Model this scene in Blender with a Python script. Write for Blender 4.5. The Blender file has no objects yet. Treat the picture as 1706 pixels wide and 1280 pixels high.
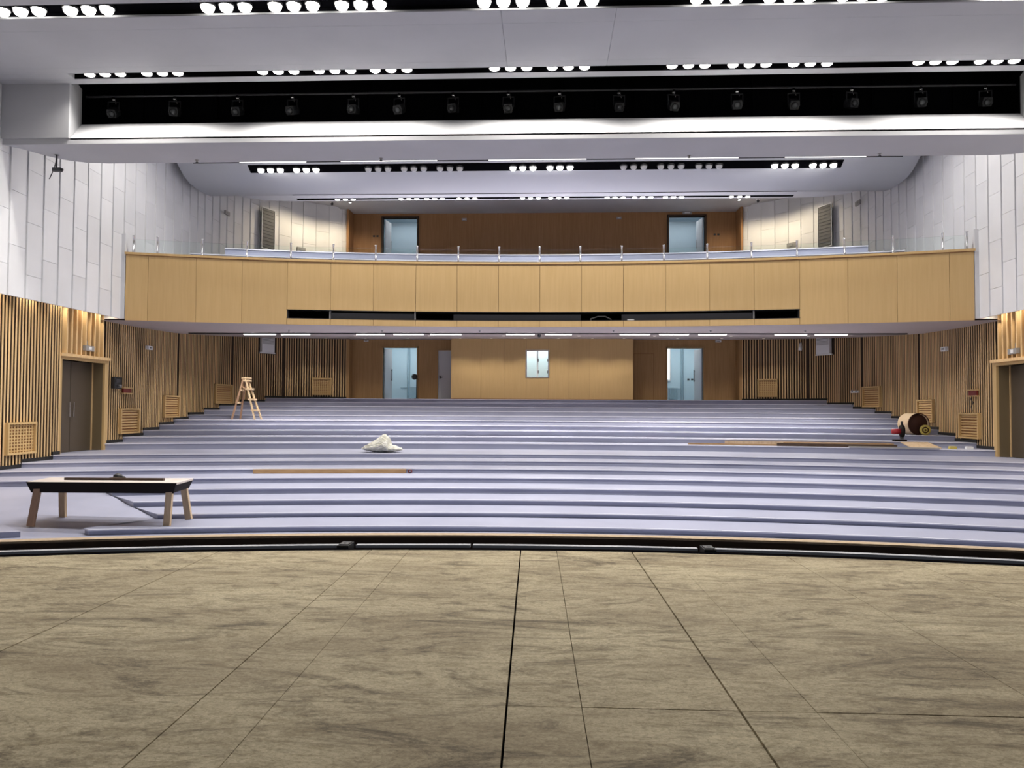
import bpy, bmesh, math, random
from mathutils import Vector, Matrix, noise
random.seed(7)
SC = bpy.context.scene
COL = SC.collection
PI = math.pi

# ------------------------------------------------------------------ camera
cam_d = bpy.data.cameras.new('camera')
cam_d.sensor_fit = 'HORIZONTAL'; cam_d.sensor_width = 36.0
cam_d.lens = 36.0 * 1281.0 / 1706.0
cam_d.clip_end = 200
cam = bpy.data.objects.new('camera', cam_d); COL.objects.link(cam)
YAW, PITCH, ROLL = math.radians(2.6), math.radians(1.79), math.radians(0.30)
f = Vector((-math.sin(YAW)*math.cos(PITCH), math.cos(YAW)*math.cos(PITCH), math.sin(PITCH)))
r = Vector((math.cos(YAW), math.sin(YAW), 0)); u = r.cross(f)
r2 = r*math.cos(ROLL) + u*math.sin(ROLL); u2 = -r*math.sin(ROLL) + u*math.cos(ROLL)
cam.matrix_world = Matrix(((r2.x, u2.x, -f.x, 0.22), (r2.y, u2.y, -f.y, 0.0), (r2.z, u2.z, -f.z, 1.55), (0, 0, 0, 1)))
SC.camera = cam

# ------------------------------------------------------------------ world, exposure
w = bpy.data.worlds.new('world'); SC.world = w; w.use_nodes = True
w.node_tree.nodes['Background'].inputs[0].default_value = (0.86, 0.90, 1.0, 1)
w.node_tree.nodes['Background'].inputs[1].default_value = 0.12
SC.view_settings.view_transform = 'Standard'
SC.view_settings.look = 'None'
SC.view_settings.gamma = 1.0
SC.view_settings.use_curve_mapping = False
SC.view_settings.exposure = 0.05
SC.cycles.max_bounces = 8
SC.cycles.diffuse_bounces = 5
SC.cycles.caustics_reflective = False
SC.cycles.caustics_refractive = False
P_SLOT1, P_SLOT2, P_SLOT3, P_SLOT4 = 112.0, 82.0, 62.0, 150.0     # watts of one ceiling downlight, per slot
P_WALL = 60.0
E_STRIP, E_COVE = 9.0, 4.0
P_MID = 165.0                                        # added unseen downlights in the bay between beam and reflector
P_SOFFIT = 66.0                                      # added unseen downlights recessed under the balcony
P_STRIP = 70.0                                       # watts of one strip light under the balcony
P_WASH = 115.0  # added unseen downlights that wash the rear balcony pleats

# ------------------------------------------------------------------ materials
def mat(name, col, rough=0.6, metal=0.0, spec=0.5, emit=0.0, trans=0.0):
    m = bpy.data.materials.new(name); m.use_nodes = True
    b = m.node_tree.nodes['Principled BSDF']
    b.inputs['Base Color'].default_value = (*col, 1)
    b.inputs['Roughness'].default_value = rough
    b.inputs['Metallic'].default_value = metal
    b.inputs['Specular IOR Level'].default_value = spec
    if emit:
        b.inputs['Emission Color'].default_value = (*col, 1)
        b.inputs['Emission Strength'].default_value = emit
    if trans:
        b.inputs['Transmission Weight'].default_value = trans
        b.inputs['IOR'].default_value = 1.1
    return m

def noisy(name, c1, c2, scale=(1, 1, 1), nscale=4.0, detail=6.0, rough=0.6, bump=0.0, bscale=40.0, lo=0.35, hi=0.65, distort=0.0, spec=0.5, obj_random=0.0):
    m = mat(name, c1, rough, spec=spec); nt = m.node_tree; N = nt.nodes; L = nt.links
    b = N['Principled BSDF']
    tc = N.new('ShaderNodeNewGeometry')
    mp = N.new('ShaderNodeMapping'); mp.inputs['Scale'].default_value = scale
    L.new(tc.outputs['Position'], mp.inputs['Vector'])
    n = N.new('ShaderNodeTexNoise'); n.inputs['Scale'].default_value = nscale; n.inputs['Detail'].default_value = detail
    n.inputs['Distortion'].default_value = distort
    L.new(mp.outputs[0], n.inputs['Vector'])
    cr = N.new('ShaderNodeValToRGB'); cr.color_ramp.elements[0].position = lo; cr.color_ramp.elements[1].position = hi
    cr.color_ramp.elements[0].color = (*c1, 1); cr.color_ramp.elements[1].color = (*c2, 1)
    L.new(n.outputs['Fac'], cr.inputs['Fac'])
    out = cr.outputs['Color']
    if obj_random:
        oi = N.new('ShaderNodeObjectInfo')
        mr = N.new('ShaderNodeMapRange'); mr.inputs['To Min'].default_value = 1 - obj_random; mr.inputs['To Max'].default_value = 1 + obj_random
        L.new(oi.outputs['Random'], mr.inputs['Value'])
        hs = N.new('ShaderNodeHueSaturation'); L.new(out, hs.inputs['Color']); L.new(mr.outputs[0], hs.inputs['Value'])
        out = hs.outputs['Color']
    L.new(out, b.inputs['Base Color'])
    if bump:
        n2 = N.new('ShaderNodeTexNoise'); n2.inputs['Scale'].default_value = bscale; n2.inputs['Detail'].default_value = 3
        L.new(tc.outputs['Position'], n2.inputs['Vector'])
        bp = N.new('ShaderNodeBump'); bp.inputs['Strength'].default_value = bump; bp.inputs['Distance'].default_value = 0.02
        L.new(n2.outputs['Fac'], bp.inputs['Height']); L.new(bp.outputs[0], b.inputs['Normal'])
    return m

def stage_material():
    m = mat('dirty_stage_board', (0.3, 0.26, 0.19), 0.75); nt = m.node_tree; N = nt.nodes; L = nt.links
    b = N['Principled BSDF']
    g = N.new('ShaderNodeNewGeometry')
    def nz(scale, ns, det, dist, rough=0.5):
        mp = N.new('ShaderNodeMapping'); mp.inputs['Scale'].default_value = scale
        L.new(g.outputs['Position'], mp.inputs['Vector'])
        n = N.new('ShaderNodeTexNoise'); n.inputs['Scale'].default_value = ns; n.inputs['Detail'].default_value = det
        n.inputs['Distortion'].default_value = dist; n.inputs['Roughness'].default_value = rough
        L.new(mp.outputs[0], n.inputs['Vector']); return n.outputs['Fac']
    def ramp(v, p0, p1, c0, c1):
        cr = N.new('ShaderNodeValToRGB'); e = cr.color_ramp.elements
        e[0].position = p0; e[1].position = p1; e[0].color = (*c0, 1); e[1].color = (*c1, 1)
        L.new(v, cr.inputs['Fac']); return cr.outputs['Color']
    def mul(a, c, fac=1.0):
        mx = N.new('ShaderNodeMix'); mx.data_type = 'RGBA'; mx.blend_type = 'MULTIPLY'
        mx.inputs['Factor'].default_value = fac
        L.new(a, mx.inputs['A']); L.new(c, mx.inputs['B']); return mx.outputs['Result']
    base = ramp(nz((0.5, 1.3, 1), 1.2, 5, 0.6), 0.3, 0.7, (0.44, 0.352, 0.21), (0.72, 0.615, 0.40))
    streak = ramp(nz((1.3, 3.6, 1), 2.0, 10, 1.8, 0.7), 0.32, 0.54, (0.58, 0.54, 0.46), (1, 1, 1))
    fine = ramp(nz((14, 20, 1), 2.6, 10, 0.8, 0.85), 0.38, 0.56, (0.50, 0.47, 0.41), (1, 1, 1))
    scuff = ramp(nz((0.55, 1.5, 1), 1.2, 12, 3.2, 0.78), 0.36, 0.50, (0.30, 0.265, 0.20), (1, 1, 1))
    speck = ramp(nz((4, 9, 1), 10.0, 4, 0.4, 0.6), 0.26, 0.34, (0.28, 0.25, 0.20), (1, 1, 1))
    c = mul(mul(mul(mul(base, streak), fine), scuff, 0.95), speck, 0.85)
    L.new(c, b.inputs['Base Color'])
    bp = N.new('ShaderNodeBump'); bp.inputs['Strength'].default_value = 0.25; bp.inputs['Distance'].default_value = 0.01
    L.new(nz((8, 26, 1), 2.0, 8, 0.4, 0.7), bp.inputs['Height']); L.new(bp.outputs[0], b.inputs['Normal'])
    return m

M = {}
M['stage'] = stage_material()
M['carpet'] = noisy('lavender_grey_vinyl', (0.315, 0.33, 0.435), (0.35, 0.365, 0.475), nscale=1.2, rough=0.44, bump=0.06, bscale=120, spec=0.5)
M['nosing'] = mat('pale_step_nosing', (0.72, 0.72, 0.80), 0.5)
M['wood'] = noisy('honey_veneer', (0.575, 0.385, 0.170), (0.61, 0.415, 0.190), scale=(9, 9, 0.5), nscale=2.0, rough=0.5, obj_random=0.03, spec=0.3)
M['wood_dark'] = noisy('brown_veneer', (0.30, 0.155, 0.066), (0.35, 0.185, 0.082), scale=(9, 9, 0.5), nscale=2.0, rough=0.55, spec=0.3)
M['wood_mid'] = noisy('tan_veneer', (0.40, 0.235, 0.10), (0.46, 0.28, 0.125), scale=(9, 9, 0.5), nscale=2.0, rough=0.55, spec=0.3)
M['slat'] = noisy('oak_slat', (0.66, 0.44, 0.215), (0.76, 0.53, 0.275), scale=(20, 20, 0.8), nscale=2.0, rough=0.5, obj_random=0.10, spec=0.3)
M['slat_back'] = mat('dark_slat_backing', (0.045, 0.024, 0.012), 0.8)
M['black_trim'] = mat('black_skirting', (0.012, 0.011, 0.010), 0.5)
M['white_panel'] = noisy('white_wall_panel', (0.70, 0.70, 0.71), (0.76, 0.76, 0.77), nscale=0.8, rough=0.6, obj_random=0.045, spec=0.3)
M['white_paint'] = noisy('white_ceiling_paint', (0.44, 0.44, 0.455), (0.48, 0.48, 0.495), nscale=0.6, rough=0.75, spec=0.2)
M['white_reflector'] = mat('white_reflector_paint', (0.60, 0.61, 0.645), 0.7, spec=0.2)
M['white_back'] = mat('panel_joint_grey', (0.25, 0.25, 0.26), 0.8)
M['soffit'] = mat('soffit_paint', (0.44, 0.38, 0.36), 0.7, spec=0.2)
M['black'] = mat('black_void', (0.004, 0.004, 0.005), 0.95, spec=0.0)
M['black_metal'] = mat('black_metal', (0.02, 0.02, 0.022), 0.45, spec=0.5)
M['dark_grey'] = mat('dark_grey_panel', (0.045, 0.045, 0.05), 0.6)
M['steel'] = mat('brushed_steel', (0.72, 0.72, 0.72), 0.25, metal=1.0)
M['bar'] = mat('grey_metal_bar', (0.50, 0.51, 0.54), 0.5, metal=0.2)
M['glass'] = mat('clear_glass', (0.95, 1.0, 0.98), 0.0, trans=1.0)
M['lens'] = mat('lit_lens', (1.0, 0.97, 0.92), 0.5, emit=9)
M['lens_soft'] = mat('lit_recessed_lens', (1.0, 0.93, 0.82), 0.5, emit=1.2)
M['lens_off'] = mat('unlit_lens', (0.55, 0.55, 0.55), 0.3)
M['strip'] = mat('lit_strip', (1.0, 0.95, 0.86), 0.5, emit=E_STRIP)
M['cove'] = mat('lit_cove_strip', (1.0, 0.97, 0.92), 0.5, emit=E_COVE)
M['blue_wall'] = mat('pale_blue_corridor_paint', (0.60, 0.77, 0.86), 0.7)
M['blue_door'] = mat('pale_blue_door', (0.46, 0.58, 0.66), 0.5)
M['grey_door'] = mat('grey_white_door', (0.58, 0.60, 0.63), 0.5)
M['side_door'] = noisy('dark_bronze_door', (0.085, 0.065, 0.042), (0.10, 0.075, 0.05), nscale=1.0, rough=0.4)
M['reveal'] = mat('olive_brown_reveal', (0.20, 0.145, 0.075), 0.5)
M['raw_wood'] = noisy('raw_pine', (0.50, 0.36, 0.22), (0.62, 0.47, 0.31), scale=(4, 4, 1.2), nscale=3, rough=0.7)
M['raw_wood_red'] = noisy('reddish_raw_wood', (0.34, 0.20, 0.125), (0.43, 0.27, 0.17), scale=(3, 3, 1), nscale=3, rough=0.7)
M['bench_dark'] = mat('black_film_plywood', (0.013, 0.009, 0.008), 0.7, spec=0.15)
M['bench_top'] = noisy('pale_bench_top', (0.52, 0.45, 0.40), (0.62, 0.56, 0.52), nscale=3, rough=0.7)
M['brown_board'] = noisy('brown_timber', (0.34, 0.20, 0.09), (0.43, 0.27, 0.13), scale=(0.6, 8, 8), nscale=3, rough=0.6)
M['dark_board'] = noisy('dark_brown_timber', (0.05, 0.028, 0.015), (0.08, 0.045, 0.025), scale=(0.6, 8, 8), nscale=3, rough=0.6)
M['bag'] = noisy('white_plastic_film', (0.62, 0.60, 0.50), (0.80, 0.79, 0.72), nscale=9, rough=0.5, bump=0.5, bscale=22)
M['drum_out'] = mat('beige_card', (0.60, 0.45, 0.29), 0.7)
M['drum_in'] = mat('dark_brown_card', (0.055, 0.018, 0.010), 0.8)
M['yellow'] = mat('yellow_tape', (0.62, 0.50, 0.12), 0.5)
M['red'] = mat('red_plastic', (0.42, 0.025, 0.035), 0.4)
M['red_dark'] = mat('dark_red_plastic', (0.18, 0.02, 0.015), 0.5)
M['white_plastic'] = mat('white_plastic', (0.84, 0.84, 0.85), 0.4)
M['grey_plastic'] = mat('grey_plastic', (0.32, 0.31, 0.30), 0.5)
M['vent_grey'] = mat('grey_vent', (0.13, 0.13, 0.13), 0.6)
M['fixture'] = mat('stage_lamp_body', (0.020, 0.021, 0.023), 0.55)
M['fixture_glass'] = mat('stage_lamp_lens', (0.10, 0.105, 0.11), 0.2)
M['window_glow'] = mat('daylight_window', (0.85, 0.95, 1.0), 0.5, emit=1.6)
M['pipe'] = mat('blue_painted_pipe', (0.36, 0.50, 0.58), 0.5)
M['added_corridor_lamp'] = mat('added_corridor_lamp', (0.92, 0.97, 1.0), 0.5, emit=9)
M['added_room_lamp'] = mat('added_room_lamp', (0.92, 0.97, 1.0), 0.5, emit=22)
M['corridor_floor'] = mat('corridor_floor', (0.35, 0.38, 0.42), 0.5)

# ------------------------------------------------------------------ mesh helpers
class MB:
    def __init__(s): s.v = []; s.f = []; s.sm = []
    def add(s, vs, fs, smooth=False):
        o = len(s.v); s.v += [tuple(p) for p in vs]; s.f += [tuple(i + o for i in q) for q in fs]; s.sm += [smooth]*len(fs); return s
    def box(s, x0, x1, y0, y1, z0, z1):
        return s.add([(x0,y0,z0),(x1,y0,z0),(x1,y1,z0),(x0,y1,z0),(x0,y0,z1),(x1,y0,z1),(x1,y1,z1),(x0,y1,z1)],
                     [(0,3,2,1),(4,5,6,7),(0,1,5,4),(1,2,6,5),(2,3,7,6),(3,0,4,7)])
    def hexa(s, lo, hi):     # 4 bottom points ccw, 4 top points
        return s.add(list(lo)+list(hi), [(0,3,2,1),(4,5,6,7),(0,1,5,4),(1,2,6,5),(2,3,7,6),(3,0,4,7)])
    def prism(s, poly, z0, z1):
        n = len(poly); vs = [(p[0],p[1],z0) for p in poly]+[(p[0],p[1],z1) for p in poly]
        fs = [tuple(range(n-1,-1,-1)), tuple(range(n,2*n))]+[(i,(i+1)%n,n+(i+1)%n,n+i) for i in range(n)]
        return s.add(vs, fs)
    def strip(s, A, B, z0, z1):      # solid between polylines A and B (same length), vertical z0..z1
        n = len(A)
        vs = [(p[0],p[1],z0) for p in A]+[(p[0],p[1],z0) for p in B]+[(p[0],p[1],z1) for p in A]+[(p[0],p[1],z1) for p in B]
        fs = []
        for i in range(n-1):
            a,b,c,d = i,i+1,n+i+1,n+i
            fs += [(d,c,b,a),(2*n+a,2*n+b,2*n+c,2*n+d),(a,b,2*n+b,2*n+a),(c,d,2*n+d,2*n+c)]
        fs += [(n,0,2*n,3*n),(n-1,2*n-1,4*n-1,3*n-1)]
        return s.add(vs, fs)
    def tube(s, a, b, r0, r1=None, n=10, smooth=True):
        r1 = r0 if r1 is None else r1
        a = Vector(a); b = Vector(b); d = (b-a).normalized()
        t = Vector((0,0,1)) if abs(d.z) < 0.9 else Vector((1,0,0)); e = d.cross(t).normalized(); g = d.cross(e)
        vs = []
        for p, rr in ((a,r0),(b,r1)):
            for i in range(n):
                q = 2*PI*i/n; vs.append(p+(e*math.cos(q)+g*math.sin(q))*rr)
        s.add(vs, [(i,(i+1)%n,n+(i+1)%n,n+i) for i in range(n)], smooth)
        return s.add(vs, [tuple(range(n-1,-1,-1)), tuple(range(n,2*n))])
    def beam(s, a, b, wx, wy):       # square bar from a to b (rectangular section)
        a = Vector(a); b = Vector(b); d = (b-a).normalized()
        t = Vector((0,1,0)) if abs(d.y) < 0.9 else Vector((1,0,0)); e = t.cross(d).normalized(); g = d.cross(e)
        k = [(-1,-1),(1,-1),(1,1),(-1,1)]
        return s.hexa([a+e*wx/2*i+g*wy/2*j for i,j in k], [b+e*wx/2*i+g*wy/2*j for i,j in k])
    def lathe(s, prof, n=16, center=(0,0,0), axis='Z', smooth=True):
        vs = []
        for (rr, h) in prof:
            for i in range(n):
                q = 2*PI*i/n
                p = (rr*math.cos(q), rr*math.sin(q), h)
                if axis == 'Y': p = (p[0], p[2], p[1])
                elif axis == 'X': p = (p[2], p[0], p[1])
                vs.append((p[0]+center[0], p[1]+center[1], p[2]+center[2]))
        m = len(prof)
        fs = [(j*n+i, j*n+(i+1)%n, (j+1)*n+(i+1)%n, (j+1)*n+i) for j in range(m-1) for i in range(n)]
        return s.add(vs, fs, smooth)
    def disc(s, c, rr, n=16, down=True):
        vs = [(c[0]+rr*math.cos(2*PI*i/n), c[1]+rr*math.sin(2*PI*i/n), c[2]) for i in range(n)]
        return s.add(vs, [tuple(range(n-1,-1,-1)) if down else tuple(range(n))])
    def mesh(s, name, m):
        me = bpy.data.meshes.new(name); me.from_pydata(s.v, [], s.f)
        me.polygons.foreach_set('use_smooth', s.sm); me.update()
        bm = bmesh.new(); bm.from_mesh(me); bmesh.ops.recalc_face_normals(bm, faces=bm.faces); bm.to_mesh(me); bm.free()
        me.materials.append(M[m]); return me
    def build(s, name, m, parent=None, loc=None, rz=0.0):
        o = bpy.data.objects.new(name, s.mesh(name, m)); COL.objects.link(o)
        if parent is not None: o.parent = parent
        if loc is not None: o.location = loc
        if rz: o.rotation_euler.z = rz
        return o

def inst(name, me, parent=None, loc=(0,0,0), rz=0.0):
    o = bpy.data.objects.new(name, me); COL.objects.link(o); o.location = loc; o.rotation_euler.z = rz
    if parent is not None: o.parent = parent
    return o
def tag(o, label, cat, group=None):
    o['label'] = label; o['category'] = cat
    if group: o['group'] = group
    return o
def struct(o, label=None):
    o['kind'] = 'structure'
    if label: o['label'] = label
    return o
def thing(name, label, cat, loc=(0,0,0), rz=0.0, group=None):
    o = bpy.data.objects.new(name, None); COL.objects.link(o); o.location = loc; o.rotation_euler.z = rz
    o.empty_display_size = 0.1
    return tag(o, label, cat, group)

# ------------------------------------------------------------------ plan geometry of the hall
YC = -16.4                                           # centre of all the curved rows, on the hall axis x = 0
def arc_y(R, x, x0=0.0, yc=YC): return yc + math.sqrt(R*R - (x-x0)**2)
def arc(R, xa, xb, n, x0=0.0, yc=YC):
    ta = math.asin((xa-x0)/R); tb = math.asin((xb-x0)/R)
    return [(x0+R*math.sin(ta+(tb-ta)*i/n), yc+R*math.cos(ta+(tb-ta)*i/n)) for i in range(n+1)]
ROW_D = [13+1.1*k for k in range(8)] + [23+1.1*k for k in range(10)]
ROW_Z = [-0.447,-0.365,-0.262,-0.143,-0.022,0.092,0.207,0.317,0.490,0.640,0.794,0.947,1.098,1.253,1.418,1.587,1.752,1.920]
PIT_Z = -0.54
ROW_R = [d-YC for d in ROW_D]
WALL = [(11.9,8.9),(12.05,13),(12.1,18.7),(12.3,21),(12.3,23.3),(12.45,25.6),(12.5,27.3),(12.37,29.05),(12.04,30.3),(11.55,31.5),(10.75,32.6),(9.7,33.38),(8.62,33.8)]
UPPER = [(11.6,8.9),(11.6,21.05),(11.62,24),(11.66,26.5),(11.6,28.5),(11.35,30.1),(10.8,31.5),(9.9,32.6),(8.62,33.45)]
def wall_x(y, P=WALL):
    if y <= P[0][1]: return P[0][0]
    for (x0,y0),(x1,y1) in zip(P,P[1:]):
        if y0 <= y <= y1: return x0+(x1-x0)*(y-y0)/(y1-y0)
    return P[-1][0]
def arc_wall(R):                                     # x where a row arc meets the side wall
    x = 12.0
    for _ in range(40):
        x = 0.5*x+0.5*wall_x(arc_y(R, x))
    return x
class Path:
    def __init__(s, P):
        s.P = [Vector(p) for p in P]; s.c = [0.0]
        for a,b in zip(s.P,s.P[1:]): s.c.append(s.c[-1]+(b-a).length)
        s.len = s.c[-1]
    def at(s, t):
        t = max(0, min(s.len, t))
        for i in range(len(s.P)-1):
            if t <= s.c[i+1] or i == len(s.P)-2:
                q = (t-s.c[i])/(s.c[i+1]-s.c[i]); p = s.P[i].lerp(s.P[i+1], q); d = (s.P[i+1]-s.P[i]).normalized(); return p, d
    def s_of_y(s, y):
        for i in range(len(s.P)-1):
            if s.P[i].y <= y <= s.P[i+1].y: return s.c[i]+(y-s.P[i].y)/(s.P[i+1].y-s.P[i].y)*(s.c[i+1]-s.c[i])
        return s.len
def floor_z_at(x, y):
    R = math.hypot(x, y-YC); z = PIT_Z
    for rr, zz in zip(ROW_R, ROW_Z):
        if R >= rr-1e-6: z = zz
    return z

# ------------------------------------------------------------------ stage floor of separate boards
SX0, SYC, SR = 0.35, -13.55, 21.97
floor = struct(MB().prism([(-9.5,-4)]+[(9.5,-4)]+arc(SR-0.03, 9.0, -9.0, 40, SX0, SYC), -0.30, -0.035).build('floor', 'black'))
edges = [-9.6,-8.05,-6.44,-4.83,-3.22,-1.62,-1.21,0.0,0.39,1.20,1.59,2.81,4.0,5.6,7.2,9.6]
SK = -0.018
GAP = {0.0: 0.006, 1.20: 0.006, 2.81: 0.0035, -1.62: 0.004, -3.22: 0.0035, 0.39: 0.0022}
def stage_end(x): return arc_y(SR, max(-9.2, min(9.2, x)), SX0, SYC)
for xa, xb in zip(edges, edges[1:]):
    cuts = [-4.0, -1.6, 1.0, 4.05]
    if xb <= -1.6: cuts += [5.32]
    elif xa >= 1.5: cuts += [7.42]
    elif xa < 0: cuts += [6.3]
    cuts.append(99)
    for ya, yb in zip(cuts, cuts[1:]):
        ga, gb = GAP.get(xa, 0.0016), GAP.get(xb, 0.0016)
        sx = lambda x, y: x+SK*(y-5)
        if yb > 50:
            n = 8; top = []
            for i in range(n+1):
                x = xb-gb+(xa-xb+ga+gb)*i/n; x = sx(x, 8.2); top.append((x, stage_end(x)))
        else: top = [(sx(xb-gb, yb), yb-0.003), (sx(xa+ga, yb), yb-0.003)]
        poly = [(sx(xa+ga, ya), ya+0.003), (sx(xb-gb, ya), ya+0.003)]+top
        dz = random.uniform(-0.0015, 0.0015)
        MB().prism(poly, -0.034, dz).build('board', 'stage', floor)

# footlight trough along the stage front
tr = struct(MB().strip(arc(SR-0.03,-9,9,40,SX0,SYC), arc(23.20,-9,9,40,SX0,SYC), -0.75, -0.16).build('trim_1', 'black'), 'black recessed footlight trough along the curved stage edge')
MB().strip(arc(SR,-9,9,40,SX0,SYC), arc(SR+0.09,-9,9,40,SX0,SYC), -0.16, -0.002).build('edge_strip', 'black', tr)
for xa, xb in ((-9,-2.12),(-1.92,-0.64),(-0.61,1.90),(2.10,9)):
    MB().strip(arc(22.27,xa,xb,20,SX0,SYC), arc(22.36,xa,xb,20,SX0,SYC), -0.03, 0.0).build('metal_bar', 'bar', tr)
MB().strip(arc(22.93,-9,9,40,SX0,SYC), arc(23.20,-9,9,40,SX0,SYC), -0.16, -0.02).build('lip_core', 'dark_board', tr)
MB().strip(arc(22.95,-9,9,40,SX0,SYC), arc(23.12,-9,9,40,SX0,SYC), -0.02, 0.0).build('wooden_lip', 'raw_wood', tr)
MB().strip(arc(23.12,-9,9,40,SX0,SYC), arc(23.2,-9,9,40,SX0,SYC), -0.75, -0.01).build('front_face', 'carpet', tr)
for k, x in enumerate((-2.02, 2.0)):
    y = arc_y(22.22, x, SX0, SYC)
    t = thing('junction_box', 'small black junction box in the stage trough, the one '+('nearer the workbench' if k == 0 else 'further from the workbench'), 'box', (x, y, -0.16))
    MB().box(-0.065,0.065,-0.12,0.14,0,0.185).build('body', 'black_metal', t)
    MB().box(-0.05,0.05,-0.09,0.10,0.185,0.195).build('lid', 'dark_grey', t)
    for sx_ in (-0.03, 0.03):
        MB().lathe([(0,0.20),(0.016,0.20),(0.02,0.195)], 8, (sx_, -0.03, 0)).build('socket', 'grey_plastic', t)

# ------------------------------------------------------------------ seating rake
def bx_line(y): return -6.6-(y-13.31)*1.038          # diagonal left end of the lowest steps
def left_end(R):                                     # x on arc R at that diagonal
    x = -7.0
    for _ in range(60): x = 0.5*x+0.5*bx_line(arc_y(R, x))
    return x
rake = struct(MB().strip(arc(23.2-0.0,-9,9,30,SX0,SYC), arc(ROW_R[0]+0.3,-9.5,9.5,30), PIT_Z-0.2, PIT_Z).build('floor_pit', 'carpet'), 'grey carpeted seating rake of low curved steps')
MB().box(-12.5,-8.9,8.6,13.0,PIT_Z-0.2,PIT_Z-0.004).build('pit_side', 'carpet', rake)
MB().box(8.9,12.5,8.6,13.2,PIT_Z-0.2,PIT_Z-0.004).build('pit_side', 'carpet', rake)
NOSE = 0.022
for k in range(18):
    R0 = ROW_R[k]; R1 = ROW_R[k+1] if k < 17 else None
    n = 48
    xr0 = arc_wall(R0)+0.04
    if k <= 3: xl0 = left_end(R0)
    else: xl0 = -xr0
    if k == 0: xl0 = -7.15
    if R1:
        xr1 = arc_wall(R1)+0.04; xl1 = left_end(R1) if k+1 <= 4 else -xr1
        A = arc(R0+NOSE, xl0, xr0, n); A2 = arc(R0, xl0, xr0, n)
        B = arc(R1+0.06, xl1, xr1, n)
        if k == 0:
            A = [(-6.95,12.68),(-7.22,12.45),(-7.30,12.28)]+A; A2 = [(-6.97,12.70),(-7.24,12.46),(-7.32,12.28)]+A2
            B = [B[0]]*3+B
        if k == 3:
            B = arc(R1+0.06, xl1, xr1, n)
    else:
        A = arc(R0+NOSE, -xr0, xr0, n); A2 = arc(R0, -xr0, xr0, n)
        B = [(p[0], max(34.5, p[1]+0.3)) for p in A]
    zb = (ROW_Z[k-1] if k else PIT_Z)-0.05
    m = MB().strip(A, B, zb, ROW_Z[k]-0.018)
    T = [(p[0], p[1]+0.018) for p in A2]; nA = len(A2)
    m.add([(p[0],p[1],ROW_Z[k]-0.018) for p in A2]+[(p[0],p[1],ROW_Z[k]) for p in T], [(i,i+1,nA+i+1,nA+i) for i in range(nA-1)])
    m.add([(p[0],p[1],ROW_Z[k]-0.018) for p in A]+[(p[0],p[1],ROW_Z[k]-0.018) for p in A2], [(i,i+1,nA+i+1,nA+i) for i in range(nA-1)])
    m.strip(T, B, ROW_Z[k]-0.018, ROW_Z[k])
    st = m.build('step', 'carpet', rake)
    NA = arc(R0-0.004, xl0 if R1 else -xr0, xr0, n); NB = arc(R0+0.035, xl0 if R1 else -xr0, xr0, n)
    MB().strip(NA, NB, ROW_Z[k]-0.020, ROW_Z[k]+0.002).build('nosing', 'nosing', st)
# ramped aisle at the left foot of the rake
kn = [(26.6, PIT_Z-0.004), (ROW_R[0], PIT_Z-0.002)]+[(ROW_R[k+1], ROW_Z[k]-0.002) for k in range(0,4)]+[(ROW_R[4]+0.2, ROW_Z[3]-0.002)]
def ramp_z(R):
    if R <= kn[0][0]: return kn[0][1]
    for (r0,z0),(r1,z1) in zip(kn,kn[1:]):
        if r0 <= R <= r1:
            q = (R-r0)/(r1-r0); q = 0.6*(q*q*(3-2*q))+0.4*q; return z0+(z1-z0)*q
    return kn[-1][1]
NR, NX = 44, 26
vs = []
for i in range(NR+1):
    R = 26.6+(ROW_R[4]+0.05-26.6)*i/NR
    xe = left_end(R) if R >= ROW_R[1] else (-6.6-(ROW_R[1]-R)*0.62)
    xw = -12.35
    for j in range(NX+1):
        x = xw+(xe-xw)*j/NX; vs.append((x, arc_y(R, x), ramp_z(R)))
fs = [(i*(NX+1)+j, i*(NX+1)+j+1, (i+1)*(NX+1)+j+1, (i+1)*(NX+1)+j) for i in range(NR) for j in range(NX)]
mb = MB().add(vs, fs, True)
mb.build('ramp', 'carpet', rake)
mb = MB().prism([(-8.1,11.88),(-9.0,12.68),(-9.6,13.05),(-12.2,13.05),(-12.2,9.9),(-9.2,11.45)], PIT_Z-0.1, -0.447)
mb.build('step', 'carpet', rake)

# ------------------------------------------------------------------ side walls: slats below, pleated panels above
WP = Path(WALL); UP = Path(UPPER)
GRILLES = {-1: [(17.0,17.91,0.46,1.11,'mesh'),(22.02,22.97,0.78,1.43,'slot'),(24.77,25.83,1.22,1.86,'slot'),(28.70,29.66,1.71,2.36,'slot'),(33.15,33.52,2.13,2.78,'mesh')],
            1: [(17.0,17.91,0.46,1.11,'mesh'),(22.05,22.98,0.80,1.43,'slot'),(24.79,25.83,1.22,1.84,'slot'),(28.66,29.63,1.70,2.37,'slot'),(33.17,33.52,2.13,2.80,'mesh')]}
SOFF = [(22.0,3.955),(22.75,3.955),(25.5,4.04),(34.6,4.63)]
def soffit_z(y):
    if y <= SOFF[0][1]*0+22.0: return SOFF[0][1]
    for (y0,z0),(y1,z1) in zip(SOFF,SOFF[1:]):
        if y0 <= y <= y1: return z0+(z1-z0)*(y-y0)/(y1-y0)
    return SOFF[-1][1]
DOOR_Y = (19.08, 21.02); DOOR_Z = (0.317, 2.74)
SLAT_W, SLAT_D, PITCHS = 0.047, 0.012, 0.112
slat_cache = {}
def slat_mesh(h):
    key = round(h, 2)
    if key not in slat_cache:
        slat_cache[key] = MB().box(-SLAT_D/2,SLAT_D/2,-SLAT_W/2,SLAT_W/2,0,key).mesh('slat','slat')
    return slat_cache[key]
JOINTS = [25.83, 29.72, 32.26]
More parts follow.
